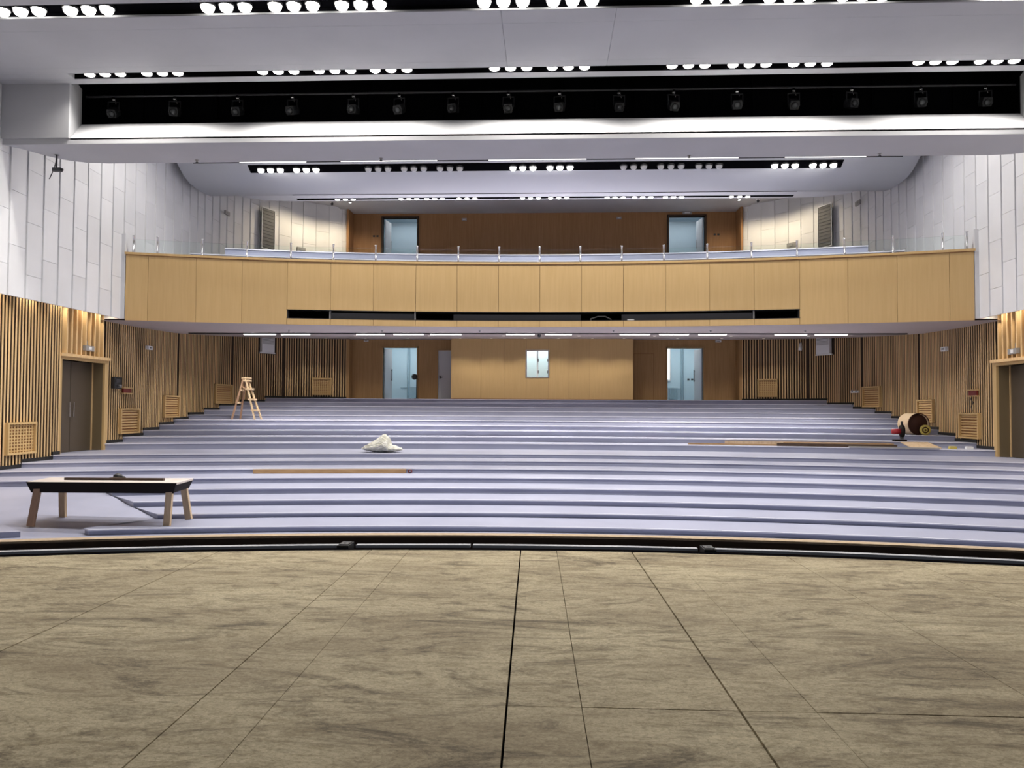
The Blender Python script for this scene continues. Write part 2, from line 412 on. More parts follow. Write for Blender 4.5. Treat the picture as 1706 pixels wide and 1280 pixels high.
for sg, side in ((-1,'left'),(1,'right')):
    # backing wall as a thick solid outside the slats, with the door recess left free
    mbw = MB()
    def wall_piece(y0, y1, z0, z1):
        s0, s1 = WP.s_of_y(y0), WP.s_of_y(y1); n = max(1, int((s1-s0)/0.5))
        A, B = [], []
        for i in range(n+1):
            p, d = WP.at(s0+(s1-s0)*i/n); nrm = Vector((d.y, -d.x))
            a = p+nrm*0.04; b = p+nrm*0.40
            A.append((sg*a.x, a.y)); B.append((sg*b.x, b.y))
        mbw.strip(A, B, z0, z1)
    wall_piece(8.9, DOOR_Y[0], -0.75, 5.0); wall_piece(DOOR_Y[1], 33.8, -0.75, 5.0); wall_piece(DOOR_Y[0], DOOR_Y[1], DOOR_Z[1], 5.0)
    wl = struct(mbw.build('wall_'+side, 'slat_back'))
    base = struct(MB().box(sg*11.9-0.02, sg*11.9+0.02, 12.0, 12.6, -0.55, -0.45).build('baseboard_'+side, 'black_trim'))
    # stepped black skirting
    ys = []
    for k in range(0, 18):
        x0 = arc_wall(ROW_R[k]); y0 = arc_y(ROW_R[k], x0)
        if k < 17:
            x1 = arc_wall(ROW_R[k+1]); y1 = arc_y(ROW_R[k+1], x1)
        else: y1 = 33.8
        ys.append((k, y0, y1))
        s0, s1 = WP.s_of_y(y0), WP.s_of_y(y1)
        segs = [(s0, s1)] if (k > 3 or sg > 0) else []
        if k == 7: segs = [(s0, WP.s_of_y(DOOR_Y[0]-0.10))]
        for a, b in segs:
            if b <= a: continue
            n = max(1, int((b-a)/0.6)); A, B = [], []
            for i in range(n+1):
                p, d = WP.at(a+(b-a)*i/n); nrm = Vector((d.y,-d.x))
                q = p-nrm*0.030; w_ = p+nrm*0.05; A.append((sg*q.x,q.y)); B.append((sg*w_.x,w_.y))
            MB().strip(A, B, ROW_Z[k]-0.02, ROW_Z[k]+0.085).build('skirting', 'black_trim', base)
    # slats
    def z_bottom(p):
        return floor_z_at(p.x-0.03, p.y)+0.085
    s = WP.s_of_y(9.2)
    spk = (31.28, 31.90)
    while s < WP.len-0.02:
        p, d = WP.at(s); nrm = Vector((d.y, -d.x)); step = PITCHS
        if DOOR_Y[0]-0.12 < p.y < DOOR_Y[1]+0.16:
            s += PITCHS; continue
        if any(abs(p.y-j) < 0.045 for j in JOINTS): s += step; continue
        zt = 4.55 if p.y < 21.0 else soffit_z(p.y)+0.02
        if p.y > 21.0 and p.y < 22.0: zt = 4.0
        zb = z_bottom(p); segs = [(zb, zt)]
        for (gy0, gy1, gz0, gz1, kind) in GRILLES[sg]:
            if WP.s_of_y(gy0)-0.06 < s < WP.s_of_y(gy1)+0.06:
                segs = [(zb, gz0-0.055), (gz1+0.055, zt)]
        if spk[0]-0.05 < p.y < spk[1]+0.05: segs = [(segs[0][0], 3.76)]
        for a, b in segs:
            if b-a < 0.05: continue
            inst('slat', slat_mesh(b-a), wl, (sg*p.x, p.y, a), math.atan2(d.y*1, d.x*sg)-PI/2)
        s += step
    # deep fins above the door
    y = DOOR_Y[0]+0.02
    while y < DOOR_Y[1]+0.08:
        x = wall_x(y)
        MB().box(-0.09,0.09,-0.028,0.028,0,1.65).build('fin', 'slat', wl, (sg*(x+0.0), y, 2.90), 0)
        y += 0.235
    # door frame, recess and leaves
    d1 = struct(MB().box(min(sg*12.16,sg*12.75),max(sg*12.16,sg*12.75),DOOR_Y[0]-0.10,DOOR_Y[0]+0.02,0.30,2.86).build('door_%d' % (1 if sg < 0 else 2), 'wood'))
    MB().box(min(sg*12.16,sg*12.75),max(sg*12.16,sg*12.75),DOOR_Y[1]-0.02,DOOR_Y[1]+0.12,0.30,2.86).build('jamb','wood',d1)
    MB().box(min(sg*12.16,sg*12.75),max(sg*12.16,sg*12.75),DOOR_Y[0]+0.02,DOOR_Y[1]-0.02,2.74,2.86).build('lintel','wood',d1)
    MB().box(min(sg*12.08,sg*12.16),max(sg*12.08,sg*12.16),DOOR_Y[0]-0.12,DOOR_Y[1]+0.14,2.82,2.90).build('cornice','slat',d1)
    MB().box(min(sg*12.1,sg*12.8),max(sg*12.1,sg*12.8),DOOR_Y[0]-0.1,DOOR_Y[1]+0.1,0.0,0.315).build('sill','carpet',d1)
    ym = 20.02
    for ya, yb in ((DOOR_Y[0]+0.02, ym-0.01),(ym+0.01, DOOR_Y[1]-0.02)):
        lf = MB().box(min(sg*12.52,sg*12.58),max(sg*12.52,sg*12.58),ya,yb,0.32,2.74).build('leaf','side_door',d1)
        hy = yb-0.08 if yb < ym+0.005 else ya+0.08
        MB().tube((sg*12.47,hy,1.25),(sg*12.47,hy,1.65),0.015,n=8).build('handle','steel',lf)
    MB().box(min(sg*12.49,sg*12.52),max(sg*12.49,sg*12.52),DOOR_Y[1]-0.055,DOOR_Y[1]-0.02,0.32,2.74).build('corner_trim','slat',d1)
    MB().box(min(sg*12.22,sg*12.49),max(sg*12.22,sg*12.49),DOOR_Y[1]-0.032,DOOR_Y[1]-0.021,0.32,2.73).build('reveal','reveal',d1)

    # white pleated panels over the slats (front) and over the balcony
    back = MB()
    A, B = [], []
    n = 60
    for i in range(n+1):
        p, d = UP.at(UP.len*i/n); nrm = Vector((d.y,-d.x)); a = p+nrm*0.20; b = p+nrm*0.27
        A.append((sg*a.x,a.y)); B.append((sg*b.x,b.y))
    iy = next(i for i in range(n+1) if A[i][1] > 21.05)
    back.strip(A[:iy+1], B[:iy+1], 4.5, 10.6)
    back.strip(A[iy:], B[iy:], 5.0, 10.6)
    up = struct(back.build('wall_%s_upper' % side, 'white_back'), 'white pleated acoustic wall above the slats')
    s = 0.04; idx = 0; PW = 0.578
    while s < UP.len-0.05:
        p0, d0 = UP.at(s); p1, d1_ = UP.at(min(UP.len, s+PW-0.004))
        n0 = Vector((d0.y,-d0.x)); n1 = Vector((d1_.y,-d1_.x))
        front = p0.y < 20.8
        amp = 0.032
        qa = p0+n0*(0.15-amp); qb = p1+n1*0.15; qc = p1+n1*0.19; qd = p0+n0*0.19
        zlo = 4.0 if front else 5.0
        ztop = 8.58 if p0.y < 15.9 else 10.55
        off = [0.0, 0.45, 0.9, 0.3, 0.75, 0.15, 0.6][idx % 7]
        zs = [zlo]; z = zlo+0.55+off
        while z < ztop-0.35: zs.append(z); z += 1.22
        zs.append(ztop)
        if p0.y > 12.5:
            for za, zb_ in zip(zs, zs[1:]):
                dz = 0.004
                pts = [(sg*q.x, q.y) for q in (qa, qb, qc, qd)]
                MB().prism(pts, za+dz, zb_-dz).build('panel', 'white_panel', up)
        else:
            MB().prism([(sg*q.x,q.y) for q in (qa,qb,qc,qd)], zlo, ztop).build('panel', 'white_panel', up)
        s += PW; idx += 1
    MB().box(min(sg*11.635,sg*12.55),max(sg*11.635,sg*12.55),20.98,21.04,4.0,6.4).build('end_panel','white_panel',up)
    # soffit strip between the white panels and the slat wall
    MB().box(min(sg*11.88,sg*12.6),max(sg*11.88,sg*12.6),8.9,21.05,4.56,4.62).build('soffit_strip','slat_back',up)
# ------------------------------------------------------------------ balcony
BR = 22.75-YC
BZ0, BZ1 = 3.955, 5.82
bal = struct(MB().strip(arc(BR+0.62,-11.9,11.9,40), arc(BR+0.75,-11.9,11.9,40), BZ0+0.05, BZ1).build('balcony_front', 'black'), 'curved balcony front clad in honey coloured wood panels')
seams = [-11.62,-11.06,-9.83,-8.61,-7.37,-6.15,-4.92,-3.68,-2.46,-1.23,0.0,1.23,2.46,3.68,4.92,6.15,7.37,8.61,9.83,11.06,11.62]
SLX = 7.37; SLZ0, SLZ1 = 4.150, 4.388
G = 0.005
for xa, xb in zip(seams, seams[1:]):
    parts_ = []
    if xb <= -7.36 and xa < -8 or xa >= 7.36 and xb > 8: parts_ = [(xa, xb, BZ0, BZ1)]
    else: parts_ = [(xa, xb, BZ0, SLZ0), (xa, xb, SLZ1, BZ1)]
    if abs(xa+8.61) < 0.01: parts_ = [(xa, -7.37, BZ0, BZ1)]
    for a, b, z0, z1 in parts_:
        MB().strip(arc(BR,a+G,b-G,6), arc(BR+0.05,a+G,b-G,6), z0+0.002, z1-0.002).build('panel', 'wood', bal)
    z_in = [(BZ0, BZ1)] if abs((xa+xb)/2) > 7.3 else [(BZ0, SLZ0-0.01), (SLZ1+0.01, BZ1)]
    for z0, z1 in z_in:
        MB().strip(arc(BR+0.055,xa,xb,6), arc(BR+0.12,xa,xb,6), z0+0.01, z1-0.01).build('backing', 'wood_dark', bal)
MB().strip(arc(BR-0.03,-11.64,11.64,48), arc(BR+0.30,-11.64,11.64,48), BZ1, 5.885).build('cap_rail', 'wood', bal)
MB().strip(arc(BR-0.012,-11.62,11.62,48), arc(BR+0.05,-11.62,11.62,48), BZ1-0.022, BZ1).build('shadow_gap', 'wood_dark', bal)
MB().strip(arc(BR+0.30,-11.7,11.7,40), arc(BR+0.75,-11.7,11.7,40), BZ1-0.2, BZ1).build('gutter', 'carpet', bal)
# lighting slot
for xa, xb, in ((-6.17,-3.70),(-2.57,1.22),(2.42,6.15)):
    MB().strip(arc(BR+0.10,xa,xb,12), arc(BR+0.13,xa,xb,12), SLZ0+0.0, SLZ1-0.055).build('slot_cover', 'dark_grey', bal)
for z in (SLZ0-0.012, SLZ1):
    MB().strip(arc(BR-0.004,-SLX-0.01,SLX+0.01,40), arc(BR+0.5,-SLX-0.01,SLX+0.01,40), z, z+0.012).build('slot_trim', 'black_metal', bal)
for x in (-SLX+0.015, -6.17, -3.70, 6.15, SLX-0.015):
    MB().box(-0.012,0.012,0,0.12,SLZ0,SLZ1).build('slot_post','grey_plastic' if abs(x)<7 else 'black_metal',bal,(x, arc_y(BR,x)+0.02, 0))
t = tag(MB().tube((-0.33,0,0.05),(-0.12,0,0.12),0.018).tube((-0.12,0,0.12),(0.10,0,0.12),0.018).tube((0.10,0,0.12),(0.28,0,0.03),0.018).tube((-0.33,0,0),(-0.33,0,0.06),0.02).build('cable_loop','grey_plastic'), 'thin grey cable loop lying in the open part of the balcony light slot', 'cable')
t.location = (1.85, arc_y(BR,1.85)+0.22, SLZ0+0.02)
t = tag(MB().box(-0.10,0.10,-0.02,0.02,0,0.028).add([(-0.1,-0.02,0.028),(0.06,-0.02,0.034),(0.06,0.02,0.034),(-0.1,0.02,0.028)],[(0,1,2,3)]).build('paper_offcut','white_plastic'), 'small white offcut on the sill of the balcony light slot', 'offcut')
t.location = (2.68, arc_y(BR,2.68)+0.055, SLZ0+0.002)

# soffit under the balcony
vs = []; NY, NXX = 26, 48
for i in range(NY+1):
    for j in range(NXX+1):
        x = -12.9+25.8*j/NXX
        xx = max(-11.9, min(11.9, x))
        y = arc_y(BR, xx)*(1-i/NY)+34.6*(i/NY) if i else arc_y(BR, xx)
        yy = arc_y(BR, xx)+0.0; y = yy+(34.6-yy)*i/NY
        # height follows the distance from the curved front
        vs.append((x, y, soffit_z(max(22.0, y+(22.75-yy)*max(0, 1-i/4)))))
fs = [(j+i*(NXX+1), j+1+i*(NXX+1), j+1+(i+1)*(NXX+1), j+(i+1)*(NXX+1)) for i in range(NY) for j in range(NXX)]
sof = struct(MB().add(vs, fs, True).build('ceiling_under_balcony', 'soffit'), 'pale soffit under the balcony')
zs_ = soffit_z(25.5)
MB().box(-11.9,11.9,25.42,25.62,zs_-0.028,zs_+0.02).build('slot', 'black_metal', sof)
def strip_lamp(x0, x1, y, z):
    t = thing('strip_light', 'lit linear strip light in the soffit slot under the balcony', 'strip light', ((x0+x1)/2, y, z), 0, 'strip lights under the balcony')
    L = (x1-x0)/2
    MB().box(-L,L,-0.055,0.055,-0.018,0.0).build('housing','white_plastic',t)
    MB().box(-L+0.02,L-0.02,-0.045,0.045,-0.032,-0.018).build('diffuser','strip',t)
    ld = strip_lamp.d.get(round(L,2))
    if ld is None:
        ld = bpy.data.lights.new('tube','AREA'); ld.shape = 'RECTANGLE'; ld.size = 2*L-0.06; ld.size_y = 0.08; ld.energy = P_STRIP; ld.spread = math.radians(140); ld.color = (1.0,0.94,0.84)
        strip_lamp.d[round(L,2)] = ld
    l = bpy.data.objects.new('tube', ld); COL.objects.link(l); l.parent = t; l.location = (0,0,-0.036)
strip_lamp.d = {}
for x0, x1 in ((-10.03,-8.92),(-8.75,-7.75),(-6.19,-5.22),(-4.93,-3.9),(-3.68,-2.63),(-1.15,-0.19),(0.15,1.05),(2.61,3.62),(3.91,4.89),(5.19,6.12),(7.66,8.72),(8.96,10.02)):
    strip_lamp(x0, x1, 25.5, zs_-0.028)

# balcony seating steps
brake = struct(MB().strip(arc(BR+0.75,-11.9,11.9,40), [(p[0], 34.5) for p in arc(BR+0.75,-11.9,11.9,40)], 5.0, 5.62).build('floor_balcony', 'carpet'), 'carpeted balcony steps behind the glass rail')
bz = [6.20, 6.60]+[6.60+0.19*i for i in range(1,7)]
for k in range(8):
    R0 = 24.15+1.02*k-YC; e = [10.6,10.05][k] if k < 2 else 9.4-0.1*k
    A = arc(R0, -e, e, 40); B = arc(R0+1.06, -e, e, 40) if k < 7 else [(p[0], 34.3) for p in A]
    B = [(p[0], min(34.3, p[1])) for p in B]
    m = MB().strip(A, B, 5.6, bz[k]-0.03); m.strip(arc(R0-0.02,-e,e,40), B, bz[k]-0.03, bz[k]); st = m.build('step', 'carpet', brake); MB().strip(arc(R0-0.025,-e,e,40), arc(R0+0.02,-e,e,40), bz[k]-0.03, bz[k]+0.002).build('nosing', 'nosing', st)

# glass railing on the balcony
rail = thing('glass_railing', 'low glass railing with steel posts along the balcony edge', 'railing', (0,0,0))
PX = [0.0]
mslopes = [-0.5541,-0.5212,-0.4602,-0.3995,-0.3401,-0.2828,-0.2263,-0.1713,-0.1168,-0.0631,-0.0101,0.043,0.0968,0.151,0.2067,0.2632,0.3212,0.3812,0.4423,0.5045,0.5348]
PR = BR+0.14; posts = []
for m_ in mslopes:
    y = 22.5
    for _ in range(30): x = 0.22+m_*y; y = arc_y(PR, x)
    posts.append((x, y))
pm = MB().lathe([(0,0),(0.045,0),(0.045,0.012),(0.026,0.016),(0.026,0.47),(0.034,0.475),(0.034,0.50),(0.0,0.505)], 10).mesh('post','steel')
for (x, y) in posts: inst('post', pm, rail, (x, y, 5.885))
for (a, b) in zip(posts, posts[1:]):
    va, vb = Vector(a), Vector(b); d = (vb-va); L = d.length
    o = MB().box(0.05,L-0.05,-0.006,0.006,0.02,0.40).build('pane','glass',rail,(a[0],a[1],5.885)); o.rotation_euler.z = math.atan2(d.y,d.x)

# ------------------------------------------------------------------ back walls
def cuts_wall(name, x0, x1, y0, y1, z0, z1, holes, m, parent=None):
    mb = MB(); xs = x0
    for (a, b, c, d) in sorted(holes):
        if a > xs: mb.box(xs,a,y0,y1,z0,z1)
        if c > z0: mb.box(a,b,y0,y1,z0,c)
        if d < z1: mb.box(a,b,y0,y1,d,z1)
        xs = b
    if x1 > xs: mb.box(xs,x1,y0,y1,z0,z1)
    return mb.build(name, m, parent)
BFZ = 1.92
wb = struct(cuts_wall('wall_back', -9.2, 9.2, 34.3, 34.5, BFZ-0.1, 5.0, [(-7.16,-5.62,BFZ,4.24),(5.55,7.12,BFZ,4.24),(-4.66,-4.06,BFZ,4.12)], 'wood_mid'))
for sg in (-1, 1):
    MB().box(sg*8.62-0.06, sg*8.62+0.06, 33.75, 34.3, BFZ, 4.9).build('return_panel','wood_mid',wb)
    # flush seams of the wall panels
    for x in (7.65,):
        MB().box(sg*x-0.004, sg*x+0.004, 34.294, 34.3, BFZ, 4.6).build('joint','wood_dark',wb)
# protruding control room
cr_ = struct(cuts_wall('wall_back_centre', -3.92, 3.90, 33.04, 33.16, BFZ, 4.9, [(-0.66,0.28,2.88,4.02)], 'wood_dark'))
sx_ = [-3.92,-2.62,-1.62,-0.66,0.28,1.16,2.04,3.90]
for a, b in zip(sx_, sx_[1:]):
    zz = [(BFZ+0.03, 4.9)] if not (a > -0.7 and b < 0.3) else [(BFZ+0.03,2.88),(4.02,4.9)]
    for z0, z1 in zz: MB().box(a+0.003,b-0.003,33.0,33.04,z0,z1).build('panel','wood',cr_)
for sg, x in ((-1,-3.92),(1,3.90)):
    MB().box(x-0.05 if sg > 0 else x, x if sg > 0 else x+0.05, 33.04, 34.3, BFZ, 4.9).build('side_panel','wood_mid',cr_)
MB().box(-3.92,3.90,32.995,33.0,BFZ,BFZ+0.03).build('shadow_gap','wood_dark',cr_)
# window of the control room
wn = struct(MB().box(-0.70,0.32,32.985,33.06,4.00,4.05).box(-0.70,0.32,32.985,33.06,2.85,2.89).box(-0.70,-0.64,32.985,33.06,2.89,4.0).box(0.26,0.32,32.985,33.06,2.89,4.0).build('window_1','steel'))
MB().box(-0.22,-0.16,33.02,33.07,2.89,4.0).build('mullion','white_plastic',wn)
MB().box(-0.64,-0.22,33.04,33.05,2.89,4.0).build('pane','glass',wn)
MB().box(-0.16,0.26,33.05,33.06,2.89,4.0).build('pane','glass',wn)
for x in (-0.15, 0.25):
    for z in (3.05, 3.55):
        MB().box(x-0.02,x+0.02,33.0,33.04,z,z+0.12).build('hinge','dark_grey',wn)
rm = struct(MB().box(-3.8,3.8,34.2,34.28,BFZ,4.8).build('wall_control_room','blue_wall'))
MB().box(-3.8,3.8,33.2,34.2,BFZ-0.05,BFZ+0.01).build('floor_panel','corridor_floor',rm)
MB().box(-3.8,3.8,33.2,34.2,4.6,4.7).build('ceiling_panel','blue_wall',rm)
MB().box(-3.4,3.4,33.4,34.0,4.57,4.6).build('added_ceiling_light','added_room_lamp',rm)  # unseen lamp, added to brighten the room behind the window
# corridor behind the lower doors
co = struct(MB().box(-9,9,37.0,37.1,BFZ-0.1,4.9).build('wall_corridor','blue_wall'))
MB().box(-9,9,34.5,37.0,BFZ-0.1,BFZ-0.01).build('floor_panel','corridor_floor',co)
MB().box(-9,9,34.5,37.0,4.8,4.9).build('ceiling_panel','blue_wall',co)
for x in (-9.0, -3.9, 3.9, 9.0): MB().box(x-0.03,x+0.03,34.5,37.0,BFZ,4.8).build('side_panel','blue_wall',co)
for x0, x1 in ((-8,-4.6),(4.6,8)): MB().box(x0,x1,35.4,35.8,4.77,4.8).build('added_ceiling_light','added_corridor_lamp',co)  # unseen lamps, added to light the corridor walls
def doorway(n, x0, x1, hinge, z0=BFZ, z1=4.24):
    dr = struct(MB().box(x0-0.06,x0,34.24,34.52,z0,z1+0.06).box(x1,x1+0.06,34.24,34.52,z0,z1+0.06).box(x0-0.06,x1+0.06,34.24,34.52,z1,z1+0.06).build('door_%d' % n,'wood_mid'))
    # open leaf swung into the corridor
    if hinge == 'l':
        lf = MB().box(0,0.05,0,0.72,0.01,z1-z0-0.02).build('leaf','grey_door',dr,(x0+0.01,34.5,z0)); lf.rotation_euler.z = math.radians(-14)
        hx = 0.09
    else:
        lf = MB().box(-0.05,0,0,0.72,0.01,z1-z0-0.02).build('leaf','grey_door',dr,(x1-0.01,34.5,z0)); lf.rotation_euler.z = math.radians(14)
        hx = -0.09
    MB().tube((hx,0.64,0.85),(hx,0.64,1.40),0.018,n=8).tube((hx*0.4,0.64,0.92),(hx,0.64,0.92),0.012,n=6).tube((hx*0.4,0.64,1.33),(hx,0.64,1.33),0.012,n=6).build('pull_handle','black_metal',lf)
    return dr
doorway(3, -7.16, -5.62, 'l'); doorway(4, 5.55, 7.12, 'r')
d5 = struct(MB().box(-4.70,-4.66,34.26,34.5,BFZ,4.16).box(-4.70,-4.0,34.26,34.5,4.12,4.16).build('door_5','wood_mid'))
lf = MB().box(-4.66,-4.06,34.32,34.37,BFZ,4.12).build('leaf','grey_door',d5)
MB().box(-4.60,-4.55,34.29,34.32,2.86,2.98).tube((-4.58,34.27,2.90),(-4.47,34.27,2.90),0.014,n=6).build('lever_handle','dark_grey',lf)
d6 = struct(MB().box(4.06,4.09,34.285,34.3,BFZ,4.0).box(4.93,4.96,34.285,34.3,BFZ,4.0).box(4.06,4.96,34.285,34.3,3.97,4.0).build('door_6','wood_dark'))
MB().box(4.09,4.93,34.282,34.3,BFZ,3.97).build('leaf','wood_mid',d6)
# corridor furniture
def radiator(x0, x1, label):
    t = thing('radiator', label, 'radiator', ((x0+x1)/2, 36.85, BFZ))
    n = 6; w_ = (x1-x0)
    for i in range(n):
        x = -w_/2+w_*(i+0.5)/n
        MB().box(x-0.035,x+0.035,-0.05,0.05,0.10,0.62).build('fin','pipe',t)
    [MB().box(-w_/2,w_/2,-0.03,0.03,zh,zh+0.05).build('header','pipe',t) for zh in (0.12,0.55)]
    for s_ in (-0.4,0.4): MB().box(w_*s_-0.02,w_*s_+0.02,-0.04,0.04,0,0.12).build('foot','pipe',t)
radiator(-6.42,-5.98,'pale blue radiator on the corridor wall seen through the doorway beside the small grey door')
radiator(5.95,6.45,'pale blue radiator under a bright window through the doorway with wall sockets')
for (x, lab) in ((-6.52,'pair of thin vertical heating pipes behind the doorway beside the small grey door'),(6.62,'pair of thin vertical heating pipes beside the radiator below the bright corridor window')):
    t = thing('heating_pipes', lab, 'pipe', (x, 36.96, BFZ))
    MB().tube((0,0,0),(0,0,2.86),0.022,n=8).build('pipe','pipe',t)
    MB().tube((0.09,0,0),(0.09,0,2.86),0.022,n=8).build('pipe','pipe',t)
    MB().tube((0,0,0.6),(-0.35,0,0.6),0.016,n=8).build('branch','pipe',t)
for n, (x0, x1) in ((2,(-5.78,-5.40)),(3,(5.60,6.06))):
    wn2 = struct(MB().box(x0-0.06,x1+0.06,36.94,37.02,2.88,2.95).box(x0-0.06,x1+0.06,36.94,37.02,4.42,4.48).box(x0-0.06,x0,36.94,37.02,2.95,4.42).box(x1,x1+0.06,36.94,37.02,2.95,4.42).build('window_%d' % n,'white_plastic'))
    MB().box(x0,x1,36.985,36.995,2.95,4.42).build('pane','window_glow',wn2)
    MB().box((x0+x1)/2+0.06,(x0+x1)/2+0.10,36.94,36.985,2.95,4.42).build('mullion','dark_grey',wn2)
t = thing('wall_socket', 'pair of small dark sockets on the pale blue corridor wall', 'socket', (7.05, 36.99, 2.95))
for dx in (-0.09, 0.09):
    MB().box(dx-0.05,dx+0.05,-0.02,0.01,-0.03,0.05).build('plate','dark_grey',t)
    MB().box(dx-0.02,dx+0.02,-0.028,-0.02,-0.01,0.03).build('outlet','black_metal',t)
# small fan on a stand at the left doorway
t = thing('stand_fan', 'black round fan head on a thin floor stand at the open doorway', 'fan', (-5.58, 34.05, BFZ))
MB().lathe([(0,0),(0.14,0),(0.14,0.02),(0.03,0.04),(0,0.04)], 14).build('base','black_metal',t)
MB().tube((0,0,0.03),(0,0,0.92),0.025).build('pole','black_metal',t)
hd = MB().lathe([(0,-0.06),(0.10,-0.05),(0.125,0.0),(0.10,0.05),(0,0.06)], 16, (-0.10,0,1.0), 'Y').build('head','black_metal',t)
MB().lathe([(0.125,-0.05),(0.135,-0.05),(0.135,-0.03),(0.125,-0.03)], 16, (-0.10,0,1.0), 'Y').build('guard_ring','dark_grey',hd)
MB().tube((-0.02,0,0.98),(0.10,0,0.85),0.012).build('cable','black_metal',t)

# upper back wall on the balcony
UZ0, UZ1 = 7.9, 10.35
ub = struct(cuts_wall('wall_back_upper', -9.2, 9.2, 34.3, 34.5, UZ0-0.2, 10.6, [(-7.22,-5.66,UZ0,10.12),(5.62,7.20,UZ0,10.12)], 'wood_dark'))
for sg in (-1,1): MB().box(sg*8.62-0.05,sg*8.62+0.05,33.45,34.3,UZ0-0.2,10.5).build('return_panel','wood_dark',ub)
for x in (-4.2,-2.1,0.0,2.1,4.2): MB().box(x-0.003,x+0.003,34.295,34.3,UZ0,10.3).build('joint','wood_mid',ub)
uc = struct(MB().box(-9,9,36.4,36.5,UZ0-0.1,10.6).build('wall_corridor_upper','blue_door'))
MB().box(-9,9,34.5,36.4,UZ0-0.1,UZ0-0.01).build('floor_panel','corridor_floor',uc)
MB().box(-9,9,34.5,36.4,10.4,10.5).build('ceiling_panel','blue_door',uc)
for x in (-9,9): MB().box(x-0.03,x+0.03,34.5,36.4,UZ0,10.4).build('side_panel','blue_door',uc)
for x0 in (-7.6, 4.4): MB().box(x0,x0+3.2,35.2,35.5,10.37,10.4).build('added_ceiling_light','added_corridor_lamp',uc)  # unseen lamps put in to light the upper corridor
for n, x0, x1, hs in ((7,-7.22,-5.66,1),(8,5.62,7.20,-1)):
    dr = struct(MB().box(x0-0.07,x0,34.22,34.52,UZ0,10.19).box(x1,x1+0.07,34.22,34.52,UZ0,10.19).box(x0-0.07,x1+0.07,34.22,34.52,10.12,10.19).build('door_%d' % n,'slat_back'))
    hx = x0+0.05 if hs > 0 else x1-0.05
    lf = MB().box(-0.02,0.02,0,0.75,0,2.2).build('leaf','grey_door',dr,(hx,34.5,UZ0)); lf.rotation_euler.z = math.radians(-9*hs)
    MB().tube((0.07*hs,0.62,0.95),(0.07*hs,0.62,1.35),0.016,n=8).build('handle','steel',lf)

# ------------------------------------------------------------------ ceiling
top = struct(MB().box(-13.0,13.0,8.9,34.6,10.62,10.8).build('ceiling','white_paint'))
ZA = 8.58
S1 = (12.90, 13.36); S2 = (15.63, 15.89); SXE = 9.95
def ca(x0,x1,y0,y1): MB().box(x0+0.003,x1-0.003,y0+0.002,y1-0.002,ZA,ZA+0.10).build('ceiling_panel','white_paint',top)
for xs in ((-11.75,-6.0),(-6.0,0.0),(0.0,6.0),(6.0,11.75)): ca(xs[0],xs[1],8.9,S1[0])
for xs in ((-11.75,-0.62),(-0.62,1.42),(1.42,11.75)):
    ca(xs[0],xs[1],S1[1],13.82); ca(xs[0],xs[1],13.82,15.36); ca(xs[0],xs[1],15.36,S2[0])
ca(-11.75,11.75,S2[1],16.15)
for (a,b) in (S1,S2):
    ca(-11.75,-SXE,a,b); ca(SXE,11.75,a,b)
    ch = struct(MB().box(-SXE-0.05,SXE+0.05,a-0.05,b+0.05,ZA+0.101,ZA+0.14).build('trim_2' if a < 14 else 'trim_3','black'), 'black lining of a ceiling light slot')
    MB().box(-SXE,SXE,b-0.012,b-0.003,ZA-0.002,ZA+0.10).build('lining','black',ch)
    if a < 14: MB().box(-SXE,SXE,b-0.020,b-0.013,ZA-0.004,ZA+0.030).build('edge_strip','white_paint',ch)
    MB().box(-SXE,SXE,a+0.004,a+0.012,ZA-0.002,ZA+0.10).build('lining','black',ch)

def downlight(x, y, z, rad, lit, label, group, power=0.0, tilt=0.0, cone=110, name='downlight', temp=(1.0,0.96,0.90), n=16, dome=0.10):
    key = (name, rad, lit, n, dome)
    if key not in downlight.cache:
        rim = MB().lathe([(rad*1.12,0.0),(rad*1.18,0.008),(rad*1.18,0.05),(rad*1.0,0.06),(rad*1.0,0.012),(rad*1.12,0.0)], n).mesh('downlight','black_metal')
        ln = MB().lathe([(rad*1.0,0.012),(rad*0.98,-dome*0.35),(rad*0.82,-dome*0.70),(rad*0.5,-dome*0.93),(0.0,-dome)], n).mesh('lens',('lens' if name != 'unseen_soffit_downlight' else 'lens_soft') if lit else 'lens_off')
        downlight.cache[key] = (rim, ln)
    rim, ln = downlight.cache[key]
    o = inst(name, rim, None, (x,y,z)); o.rotation_euler.x = tilt
    tag(o, label, 'downlight', group)
    inst('lens', ln, o)
    if lit and power:
        ld = downlight.lights.get((power, cone, temp))
        if ld is None:
            ld = bpy.data.lights.new('lamp','SPOT'); ld.energy = power; ld.spot_size = math.radians(cone); ld.spot_blend = 0.6
            ld.shadow_soft_size = 0.008 if name == 'unseen_soffit_downlight' else rad*0.7; ld.color = temp
            downlight.lights[(power, cone, temp)] = ld
        l = bpy.data.objects.new('lamp', ld); COL.objects.link(l); l.parent = o; l.location = (0,0,-dome-(0.010 if name == 'unseen_soffit_downlight' else 0.03))
    return o
downlight.cache = {}; downlight.lights = {}
def triple(c): return [c-0.335, c, c+0.335]
CEN = [-9.22,-7.97] + [-5.47,-4.26,-3.07] + [-0.56,0.64] + [3.11,4.35,5.58] + [8.08,9.30]
for c in CEN:
    for x in triple(c):
        downlight(x,13.14,ZA+0.042,0.115,True,'bright round downlight in the ceiling slot closest to the stage','downlights of the first ceiling slot',P_SLOT1,cone=150)
for c in CEN:
    for x in triple(c):
        downlight(x,15.77,ZA+0.042,0.105,True,'bright round downlight in the slot just above the black spotlight niche','downlights of the second ceiling slot',P_SLOT2,cone=140,dome=0.04)

